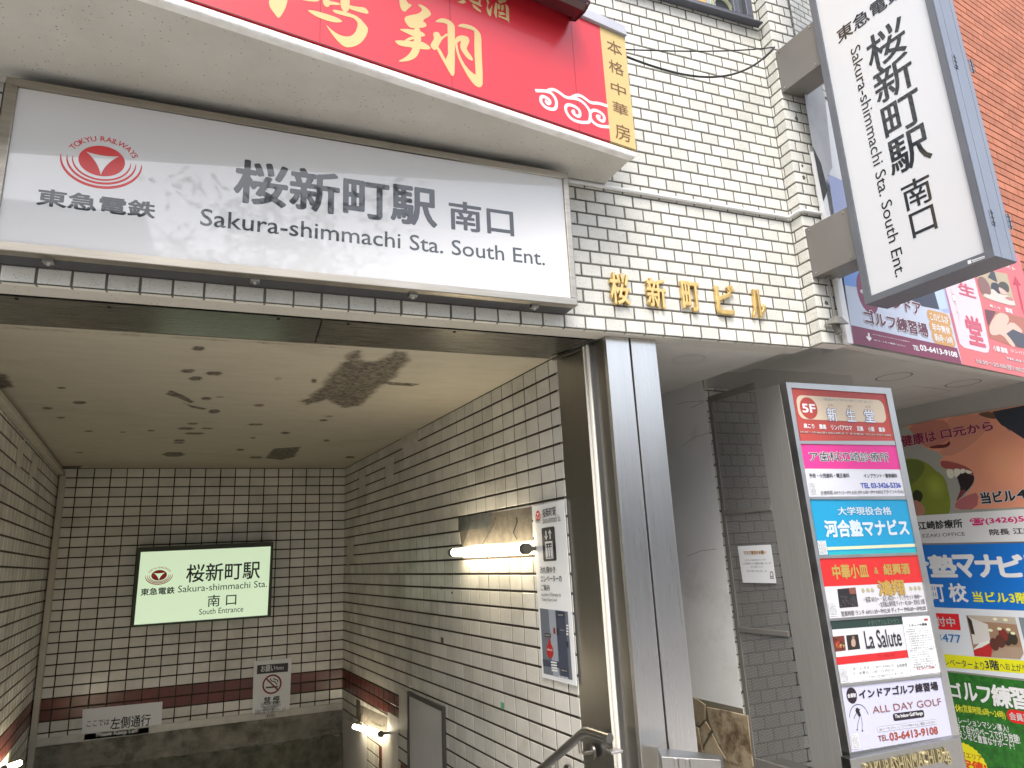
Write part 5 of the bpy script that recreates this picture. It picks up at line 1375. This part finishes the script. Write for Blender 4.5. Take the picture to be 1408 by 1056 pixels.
f.t('営業時間 ランチ AM11:30〜PM2:30 ディナー PM5:00〜AM0:00', [KD3(388, 882), KD3(1074, 874)] + [KD3(390, 905)], 'ink_soft', .012)
floor_no(f, KD3(285, 810), KD3(362, 918), '2F'); f.mb.build('tenant_panel', ds)
# 2F Italian restaurant
f = panel(4, C(232, 232, 236)); f.px([rows[4][0], KD5(606, 80), KD5(612, 132), KD5(158, 166)], C(44, 66, 60), .8)
f.t('イタリアンレストラン', [KD5(385, 108), KD5(590, 128)], C(110, 140, 120), 0, 2)
f.px([KD5(163, 212), KD5(236, 205), KD5(248, 300), KD5(178, 309)], C(130, 50, 38), 1); f.px([KD5(248, 204), KD5(325, 197), KD5(340, 290), KD5(262, 299)], C(46, 36, 32), 1)
for k in range(26):
    c_ = random.choice(((190, 70, 40), (210, 150, 100), (90, 30, 24), (70, 80, 40))); f.ell(*f.uv(KD5(random.uniform(178, 236), random.uniform(215, 295))), .008, .006, C(*c_), 1.3 + .02 * k, 10)
f.px([KD5(280, 230), KD5(305, 222), KD5(312, 275), KD5(283, 278)], C(200, 170, 150), 1.4, 1); f.px([KD5(284, 208), KD5(300, 206), KD5(304, 226), KD5(286, 228)], C(150, 120, 100), 1.5, 1)
f.t('La Salute', [KD5(370, 205), KD5(608, 262)] + [KD5(378, 175), KD5(600, 288)][:1] + [KD5(378, 290)], 'ink_black', .012)
f.px([KD5(183, 345), KD5(641, 297), KD5(650, 346), KD5(191, 394)], C(226, 40, 44), 1); f.t('ラ・サルーテ', [KD5(455, 330), KD5(560, 338)], C(170, 30, 36), 0, 2)
f.px([KD5(276, 407), KD5(655, 367), KD5(662, 458), KD5(286, 499)], 'paper', 1.6)
for tx, a, b in (('月〜土(平日) 11:30〜15:00(LO)', (290, 410), (556, 408)), ('日・祝祭日 11:30〜15:30(LO)', (290, 440), (556, 436)), ('17:30〜22:00(ラストオーダー)', (385, 462), (640, 455)), ('全席禁煙', (570, 388), (640, 395))):
    f.t(tx, [KD5(*a), KD5(b[0], b[1])] + [KD5(a[0] + 3, a[1] + 24)], 'ink_soft', .01)
floor_no(f, KD5(203, 418), KD5(268, 504), '2F')
f.px([KD5(607, 90), KD5(788, 78), KD5(856, 437), KD5(668, 463)], 'paper', 3)
f.t('スタッフ大募集', [KD5(645, 132), KD5(767, 140)], 'ink_black', .02, 4)
f.rect([KD5(745, 96), KD5(772, 108)], C(190, 60, 60), 4)
for k in range(17):
    x0 = 630 + k * 2.6 + random.uniform(0, 14); x1 = 790 + k * 2.8 - random.uniform(0, 45); y = 162 + k * 15
    f.t(random.choice(('時給1200円〜 ホールスタッフ募集中', '勤務時間 11:00〜15:00', '17:00〜23:00 週2日から', '交通費支給 まかない付き', '未経験者大歓迎です')), [KD5(x0, y), KD5(x1, y - 2)] + [KD5(x0, y + 9)], 'ink_soft', 0, 4)
f.t('03-3427-5588', [KD5(700, 412), KD5(815, 415)] + [KD5(702, 424)], C(180, 40, 50), .01, 4)
f.mb.build('tenant_panel', ds)
# 2F golf
f = panel(5, C(216, 216, 236)); dk = C(38, 22, 36)
u, v = f.uv(KD5(285, 590)); r = f.uv(KD5(318, 586))[0] - u; f.ell(u, v, r, r * 1.1, dk, 1); f.t('会員制', [KD5(255, 580), KD5(312, 600)], 'ink_white', .02, 2)
f.t('インドアゴルフ練習場', [KD5(328, 555), KD5(840, 550)] + [KD5(340, 612)], dk, .035); f.t('ALL DAY GOLF', [KD5(415, 660), KD5(860, 640)] + [KD5(420, 706)], C(150, 84, 66), .0)
u0, v0 = f.uv(KD5(548, 712)); u1, v1 = f.uv(KD5(752, 718)); f.rrect(u0, v0 - .004, u1, v1 + .008, dk, 1, .012); f.tu('The Indoor Golf Range', (u0 + .012, v0 + .002, u1 - .012, v1 + .0), 'ink_white', .015, 2)
u0, v0 = f.uv(KD5(445, 792)); u1, v1 = f.uv(KD5(835, 772)); f.rrect(u0, v0 + .001, u1, v0 + .026, C(150, 150, 165), 1, .012); f.rrect(u0 + .0015, v0 + .0025, u1 - .0015, v0 + .0245, C(226, 226, 240), 1.3, .0115)
f.tu('QRコードをスキャンしてスマホやPCからもご確認いただけます', (u0 + .012, v0 + .006, u1 - .012, v0 + .021), 'ink_soft', .0, 2)
f.t('TEL.', [KD5(455, 850), KD5(518, 848)] + [KD5(458, 885)], C(150, 66, 48), .015); f.t('03-6413-9108', [KD5(527, 832), KD5(838, 828)] + [KD5(532, 880)], C(176, 74, 50), .03)
# golfer drawn in a few strokes inside a swing arc
f.line([KD5(270, 730), KD5(275, 685), KD5(300, 652), KD5(335, 645), KD5(368, 665), KD5(392, 712)], .003, dk, 1, True, 2)
f.ell(*f.uv(KD5(322, 688)), .013, .014, dk, 1, 14); f.px([KD5(315, 700), KD5(335, 692), KD5(345, 720), KD5(332, 728)], dk, 1.2)
f.line([KD5(318, 698), KD5(306, 720), KD5(298, 740)], .0025, dk, 1.3); f.line([KD5(330, 690), KD5(338, 675)], .004, dk, 1.3)
f.line([KD5(335, 728), KD5(325, 765), KD5(320, 808)], .0022, dk, 1.3); f.line([KD5(344, 724), KD5(352, 765), KD5(352, 815)], .0022, dk, 1.3); f.line([KD5(316, 812), KD5(323, 808)], .006, dk, 1.4); f.line([KD5(349, 818), KD5(358, 815)], .006, dk, 1.4)
floor_no(f, KD5(275, 840), KD5(338, 928), '2F'); f.mb.build('tenant_panel', ds)
# base box with raised letters
BPp = DP.moved(.04)
g = MB(); q = [BPp.at(*KD5(272, 985)), BPp.at(*KD5(978, 872))]
zt_ = (q[0].z + q[1].z) / 2
a_, b_ = Vector((O[3].x - .004, q[0].y, 0)), Vector((O[2].x + .004, q[0].y, 0))
a_.x = q[0].x; b_.x = q[1].x
g.box(Vector((a_.x, a_.y, GZ)), (b_.x - a_.x, 0, 0), (0, .06, 0), (0, 0, zt_ - GZ), 'steel_dark'); g.build('base_box', ds, bevel=.004)
f = Face(Plane((0, a_.y, 0), NF), KD5(272, 985), off=.012)
x0, y0, x1, y1 = f.box([KD5(366, 1020), KD5(922, 945)] + [KD5(905, 925)]); y0 = f.uv(KD5(640, 975))[1]; y1 = y0 + .085
c = bpy.data.curves.new('letter', 'FONT'); c.body = 'SAKURASHINMACHI Bldg.'; c.resolution_u = 2; c.extrude = .06; c.bevel_depth = .022; c.bevel_resolution = 1
o = bpy.data.objects.new('letter', c); COL.objects.link(o); me = bpy.data.meshes.new_from_object(o.evaluated_get(bpy.context.evaluated_depsgraph_get())); bpy.data.objects.remove(o)
xs = [p.co.x for p in me.vertices]; ys = [p.co.y for p in me.vertices]; zs = [p.co.z for p in me.vertices]; mb = MB()
mb.mesh([f.at(x0 + (p.co.x - min(xs)) / (max(xs) - min(xs)) * (x1 - x0), y0 + (max(ys) - p.co.y) / (max(ys) - min(ys)) * (y1 - y0), (p.co.z - max(zs)) * 75) for p in me.vertices], [tuple(p.vertices) for p in me.polygons], 'letter_bronze')
mb.build('lettering', ds)
# ================================================================== POSTERS ON THE ALCOVE WALL
PSC[0] = 1.3
KQ = K(1210, 540, 6.6); KR = K(1230, 690, 5.867); KU = K(1260, 840, 4.892)
LEFT, RIGHT = -95, 56                      # hidden or out of frame continuation of the sheets, in pixels
def poster(name, quad, mat, label, off):
    f = sheet(name, quad, BW, mat, label, 'poster', .003, off)
    f.o = f.pl.at(*quad[0]); f.U = (f.pl.n.cross(UP) * -1).normalized(); f.V = Vector((0, 0, -1))
    if (f.pl.at(quad[1][0], quad[1][1]) - f.o).dot(f.U) < 0: f.U = -f.U
    return f
def wide(l, r):
    """extend a line of the wall (two pixels) to the left and right"""
    s = (r[1] - l[1]) / (r[0] - l[0])
    return (l[0] + LEFT, l[1] + s * LEFT), (r[0] + RIGHT, r[1] + s * RIGHT)
a, b = wide((1236.4, 587.5), (1408, 557)); c, d = wide((1266.6, 747), (1408, 744.5))
f = poster('dental_poster', [a, b, d, c], C(150, 150, 140), 'dental clinic poster of a wide open mouth biting a green apple', .004)
sk = C(206, 138, 110)
f.px([KQ(240, 300), KQ(560, 232), KQ(900, 180), b, (1464, 716), KQ(1307, 1040), KQ(690, 1060), KQ(680, 995), KQ(780, 930), KQ(850, 830), KQ(862, 770), KQ(840, 722), KQ(760, 690), KQ(620, 700), KQ(545, 660), KQ(543, 612), KQ(580, 585), KQ(545, 560), KQ(525, 532), KQ(450, 516), KQ(400, 492), KQ(330, 400)], sk, 1)
f.px([KQ(240, 300), KQ(560, 232), KQ(640, 300), KQ(640, 420), KQ(560, 470), KQ(450, 500), KQ(400, 490), KQ(330, 400)], C(176, 112, 96), 1.3, 1)
f.px([KQ(560, 232), KQ(900, 180), KQ(1030, 260), KQ(900, 420), KQ(700, 560), KQ(560, 580), KQ(530, 530), KQ(640, 480)], C(190, 128, 106), 1.2, 2)
def tone(c, rx, ry, c0, c1, L, n=9):
    u, v = f.uv(c); a = abs(f.uv((c[0] + rx, c[1]))[0] - u)
    for k in range(n):
        t = k / (n - 1); q = 1 - .88 * t
        f.ell(u, v, a * q, a * q * ry, C(*[c0[i] + (c1[i] - c0[i]) * t for i in range(3)]), L + k * .02, 36)
tone(KQ(1130, 640), 42, 1.0, (207, 139, 111), (224, 152, 116), 1.05)
f.px([KQ(690, 1060), KQ(680, 995), KQ(790, 930), KQ(900, 900), KQ(880, 1060)], C(160, 92, 92), 1.3, 1)
f.px([KQ(445, 492), KQ(520, 474), KQ(600, 468), KQ(632, 432), KQ(640, 470), KQ(600, 500), KQ(520, 505), KQ(460, 505)], C(96, 36, 34), 1.6, 1)
f.px([KQ(543, 625), KQ(590, 615), KQ(700, 638), KQ(790, 672), KQ(848, 716), KQ(850, 760), KQ(800, 730), KQ(740, 700), KQ(640, 692), KQ(565, 684)], C(150, 74, 70), 1.7, 1)
f.px([KQ(700, 762), KQ(720, 735), KQ(800, 722), KQ(852, 745), KQ(858, 790), KQ(830, 850), KQ(750, 930), KQ(685, 992), KQ(715, 930), KQ(735, 870), KQ(712, 800)], C(38, 24, 28), 1.6, 1)
f.px([KQ(685, 992), KQ(715, 930), KQ(735, 880), KQ(790, 880), KQ(750, 935)], C(110, 50, 56), 1.8, 1)
for q in ([(598, 702), (640, 690), (668, 705), (672, 775), (620, 778)], [(668, 690), (715, 688), (735, 705), (728, 742), (678, 775)], [(728, 690), (775, 690), (770, 722), (738, 740)], [(776, 696), (838, 714), (835, 730), (800, 738), (774, 715)]):
    f.px([KQ(*p) for p in q], C(222, 208, 190), 2.0, 1)
cu, cv = f.uv(KQ(400, 890)); ra = abs(f.uv(KQ(640, 890))[0] - cu); rb = abs(f.uv(KQ(330, 596))[1] - cv)
u1p, _ = f.uv(KQ(640, 900))
tl_ = f.uv(KQ(225, 600))
f.px([KQ(120, 640), KQ(200, 605), KQ(310, 594), KQ(420, 630), KQ(520, 715), KQ(600, 830), KQ(638, 950), KQ(640, 1056), KQ(620, 1110), KQ(120, 1150)], C(118, 128, 44), 1.2, 1)
f.px([KQ(120, 640), KQ(310, 600), KQ(420, 640), KQ(380, 760), KQ(250, 860), KQ(120, 900)], C(92, 104, 42), 1.4, 2)
tone(KQ(500, 850), 17, 1.3, (118, 128, 44), (150, 158, 62), 1.45)
f.px([KQ(290, 920), KQ(330, 870), KQ(400, 920), KQ(370, 1000), KQ(310, 980)], C(44, 46, 24), 1.6, 2)
f.px([KQ(200, 1040), KQ(310, 960), KQ(400, 1020), KQ(420, 1100), KQ(300, 1150)], C(170, 120, 100), 1.8, 1)
f.px([KQ(1020, 172), KQ(1307, 116), (1470, 546), (1470, 625), KQ(1307, 418), KQ(1200, 350), KQ(1100, 290), KQ(1050, 230)], C(40, 46, 56), 1.8)
f.px([KQ(880, 190), KQ(1020, 165), KQ(1060, 240), KQ(1000, 235), KQ(930, 215)], C(96, 70, 56), 1.9, 1)
for k in range(9):
    f.line([KQ(1040 + 28 * k, 165 - 5 * k), KQ(1100 + 30 * k, 260), KQ(1180 + 30 * k, 350)], .004, C(64, 62, 66), 2.0 + .01 * k, True, 1)
mr = C(122, 30, 62)
f.t('健康は', [KQ(190, 395), KQ(510, 440)] + [KQ(205, 478), KQ(500, 350)], mr, .03, 3.6, halo=C(206, 160, 160), hb=.055)
f.t('口元から', [KQ(560, 395), KQ(1032, 340)] + [KQ(565, 400), KQ(985, 262)], mr, .03, 3.6, halo=C(206, 160, 160), hb=.055)
f.t('当ビル', [KQ(920, 960), KQ(1225, 930)] + [KQ(935, 1008), KQ(1150, 885)], 'ink_black', .04, 3.8, halo='ink_white', hb=.09)
f.t('4階', [KQ(1258, 930), KQ(1490, 900)] + [KQ(1258, 965), KQ(1480, 850)], 'ink_black', .04, 3.8, halo='ink_white', hb=.09)
f.px([wide(KR(180, 112), KR(1044, 58))[0], wide(KR(180, 112), KR(1044, 58))[1], d, c], C(206, 206, 204), 4.2)
f.t('江崎診療所', [KR(190, 172), KR(545, 160)] + [KR(200, 226), KR(540, 138)], 'ink_black', .03, 5); f.t('EZAKI OFFICE', [KR(228, 270), KR(568, 262)] + [KR(232, 288), KR(566, 243)], 'ink_soft', .0, 5)
f.t('☎(3426)5336', [KR(612, 160), KR(1210, 130)] + [KR(620, 195), KR(1000, 108)], C(196, 44, 110), .03, 5); f.t('院長 江崎', [KR(770, 245), KR(1130, 235)] + [KR(775, 270), KR(1000, 210)], 'ink_black', .02, 5)
done(f)
# cram school poster: blue head, white middle, yellow foot
a, b = wide((1266.6, 749.5), (1408, 746.5)); c, d = wide((1303, 922), (1408, 933.5))
f = poster('school_poster', [a, b, d, c], C(206, 210, 214), 'blue and white cram school poster below the dental poster', .004)
e1_, e2_ = wide((1286, 834.9), (1408, 839.6)); f.px([a, b, e2_, e1_], C(20, 104, 186), .8)
lw = C(214, 220, 230)
for ch, x0, x1 in (('合', 80, 276), ('塾', 288, 490), ('マ', 485, 650), ('ナ', 660, 845), ('ビ', 848, 1036), ('ス', 1050, 1230)):
    f.t(ch, [KR(x0, 520), KR(x1, 520), KR((x0 + x1) / 2, 432), KR((x0 + x1) / 2, 602)], lw, .045, 2)
f.t('町', [KR(300, 735), KR(402, 735), KR(350, 668), KR(350, 803)], lw, .03, 2); f.t('校', [KR(442, 735), KR(582, 735), KR(500, 660), KR(500, 805)], lw, .03, 2)
f.t('当ビル3階', [KR(635, 770), KR(1075, 770), KR(800, 728), KR(800, 812)], C(236, 226, 40), .03, 2)
f.px([KR(230, 893), KR(517, 905), KR(535, 1036), KR(255, 1024)], C(206, 34, 40), 1); f.t('受付中', [KR(262, 965), KR(488, 975), KR(400, 930), KR(400, 1003)], 'ink_white', .02, 2)
f.t('0120-83-3477', [KU(-140, 180), KU(299, 182), KU(220, 157), KU(220, 199)], C(30, 110, 170), .012, 2)
# photo of the classroom
f.px([KU(335, 28), KU(664, 42), KU(722, 286), KU(700, 325), KU(392, 304)], C(150, 120, 96), 1)
f.px([KU(335, 28), KU(664, 42), KU(676, 92), KU(560, 80), KU(430, 72), KU(352, 60)], C(176, 164, 148), 1.3)
f.px([KU(350, 40), KU(480, 90), KU(500, 205), KU(430, 220), KU(385, 225)], C(200, 196, 190), 1.5); f.px([KU(338, 30), KU(372, 62), KU(395, 160), KU(372, 155)], C(50, 42, 36), 1.7)
f.px([KU(385, 268), KU(500, 200), KU(512, 232), KU(505, 310), KU(393, 303)], C(176, 44, 44), 1.6); f.px([KU(380, 262), KU(430, 215), KU(500, 195), KU(495, 215), KU(440, 245)], C(222, 216, 206), 1.8)
f.px([KU(505, 290), KU(560, 240), KU(700, 245), KU(722, 286), KU(700, 325), KU(505, 312)], C(160, 138, 118), 1.4)
for (x, y) in ((525, 225), (565, 205), (610, 190), (650, 185), (585, 160)):
    f.ell(*f.uv(KU(x, y)), .035, .05, C(random.choice((60, 90, 120)), 52, 44), 1.9 + .01 * (x % 7), 12)
for (x, y) in ((530, 55), (600, 60), (500, 130), (560, 120), (620, 125), (650, 150)):
    f.ell(*f.uv(KU(x, y)), .018, .012, C(236, 216, 180), 2.2, 10)
f.px([KU(686, 42), KU(740, 48), KU(760, 200), KU(724, 195)], C(120, 130, 136), 1)
a3, b3 = wide((1299, 899.3), (1408, 908.5)); c3_, d3 = wide((1302.9, 917.7), (1408, 926)); f.px([a3, b3, d3, c3_], C(234, 212, 30), 1)
f.t('エレベーターより', [KU(150, 340), KU(455, 360), KU(300, 328), KU(300, 378)], C(40, 52, 60), .004, 2); f.t('3階', [KU(464, 362), KU(555, 366), KU(500, 330), KU(500, 393)], C(24, 40, 60), .02, 2); f.t('へお上がりください', [KU(565, 385), KU(900, 398), KU(700, 358), KU(700, 408)], C(40, 52, 60), .004, 2)
done(f)
# golf poster
a, b = wide((1304, 924.5), (1408, 936.5)); a = (a[0] + 30, a[1] + 3); c = (1352, 1190); d = (1464, 1200)
M('print_turf', lin((52, 128, 44)), .5, c2=lin((34, 92, 30)), vs=26)
f = poster('golf_poster', [a, b, d, c], 'print_turf', 'green golf practice poster at the foot of the alcove wall', .004)
gl = C(226, 236, 226)
for tx, x0, x1, y0, y1 in (('ゴ', 228, 300, 485, 580), ('ル', 318, 405, 490, 600), ('フ', 418, 500, 515, 615), ('練', 512, 635, 505, 645), ('習', 640, 760, 525, 660), ('場', 770, 890, 540, 680)):
    f.t(tx, [KU(x0, (y0 + y1) / 2), KU(x1, (y0 + y1) / 2), KU((x0 + x1) / 2, y0), KU((x0 + x1) / 2, y1)], gl, .035, 2)
f.t('年中無休', [KU(120, 640), KU(308, 660), KU(280, 630), KU(280, 680)], C(214, 226, 60), .02, 2); f.t('(営業時間:6時〜24時)', [KU(310, 665), KU(595, 690), KU(440, 650), KU(440, 708)], C(214, 226, 60), .01, 2)
u0, v0, u1, v1 = f.box([KU(610, 705), KU(900, 735), KU(700, 672), KU(700, 760)]); f.rrect(u0, v0, u1, v1, C(204, 36, 34), 1, .05); f.t('会員募集中', [KU(628, 712), KU(860, 735), KU(700, 690), KU(700, 742)], 'ink_white', .02, 2)
f.t('シミュレーションマシン導入!', [KU(190, 735), KU(618, 782), KU(420, 735), KU(420, 782)], gl, .012, 2); f.t('体型に合わせ揃えて自分のペースで打ち放題!', [KU(80, 775), KU(692, 850), KU(480, 795), KU(480, 840)], gl, .012, 2); f.t('レッスンなど豊富なサポート!', [KU(230, 835), KU(655, 890), KU(440, 840), KU(440, 890)], gl, .012, 2)
u, v = f.uv(KU(335, 1045)); r = abs(f.uv(KU(488, 1056))[0] - u) * .98; P = []
for k in range(64):
    rr = r * (1 if k % 2 else .955); P.append((u + rr * math.cos(6.2832 * k / 64), v + rr * 1.02 * math.sin(6.2832 * k / 64)))
f.put(P, C(236, 206, 30), 1.2)
f.t('桜新町エリア', [KU(230, 965), KU(440, 985), KU(380, 958), KU(380, 995)], C(150, 70, 40), .01, 2.4); f.t('最安値!', [KU(230, 1030), KU(468, 1050), KU(370, 1005), KU(370, 1068)], C(206, 60, 30), .035, 2.4)
done(f)

# ================================================================== ACROSS THE STREET (seen only as reflections)
for i, (x, wd, h, y, lab) in enumerate(((-8.2, 11.2, 10.2, -12, 'tall grey building across the street on the left'), (2, 9, 4.6, -19, 'single storey pale shop across the street'), (11.5, 9, 6.5, -19, 'three storey pale building across the street'), (24, 12, 8.0, -19, 'tall pale building far down the street'))):
    g = MB(); g.box((x - wd / 2, y - 6, GZ - .1), (wd, 0, 0), (0, 6, 0), (0, 0, h + .4), 'far_building')
    fb = tag(g.build('town_building'), lab, 'building')
    for r in range(int(h / 2.4)):
        for c in range(int(wd / 2.2)):
            g = MB(); g.box((x - wd / 2 + .6 + c * 2.2, y - .05, .8 + r * 2.4), (1.3, 0, 0), (0, .08, 0), (0, 0, 1.2), 'window_glass'); g.build('window', fb)
rr = random.Random(3)
tree = empty('street_tree', (-.1, -4.6, GZ), 'leafy street tree on the pavement facing the stairs', 'tree')
g = MB(); g.tube([(-.1, -4.6, GZ - .1), (-.12, -4.6, 2.0), (-.02, -4.65, 4.0), (.1, -4.6, 6.2)], [.11, .09, .07, .03], 'bark', 10)
for k in range(12):
    a = rr.uniform(0, 6.28); z = rr.uniform(3.6, 6.0); L_ = rr.uniform(.8, 1.5)
    g.tube([(0, -4.6, z), (.5 * L_ * math.cos(a), -4.6 + .5 * L_ * math.sin(a), z + .3 * L_), (L_ * math.cos(a), -4.6 + L_ * math.sin(a), z + .7 * L_)], [.03, .02, .008], 'bark', 6)
g.build('trunk', tree)
g = MB()
for j in range(46):
    c0 = Vector((rr.gauss(.15, .85), rr.gauss(-4.6, .6), rr.gauss(6.1, .62)))
    for k in range(34):
        c = c0 + Vector((rr.gauss(0, .2), rr.gauss(0, .2), rr.gauss(0, .15)))
        a = Vector((rr.gauss(0, 1), rr.gauss(0, 1), rr.gauss(0, .6))).normalized(); b = a.cross(Vector((rr.gauss(0, 1), rr.gauss(0, 1), rr.gauss(0, 1)))).normalized()
        L_, W_ = rr.uniform(.06, .12), rr.uniform(.022, .042)
        g.poly([c - a * L_, c - a * L_ * .2 + b * W_, c + a * L_, c - a * L_ * .2 - b * W_], 'leaf')
g.build('crown', tree)
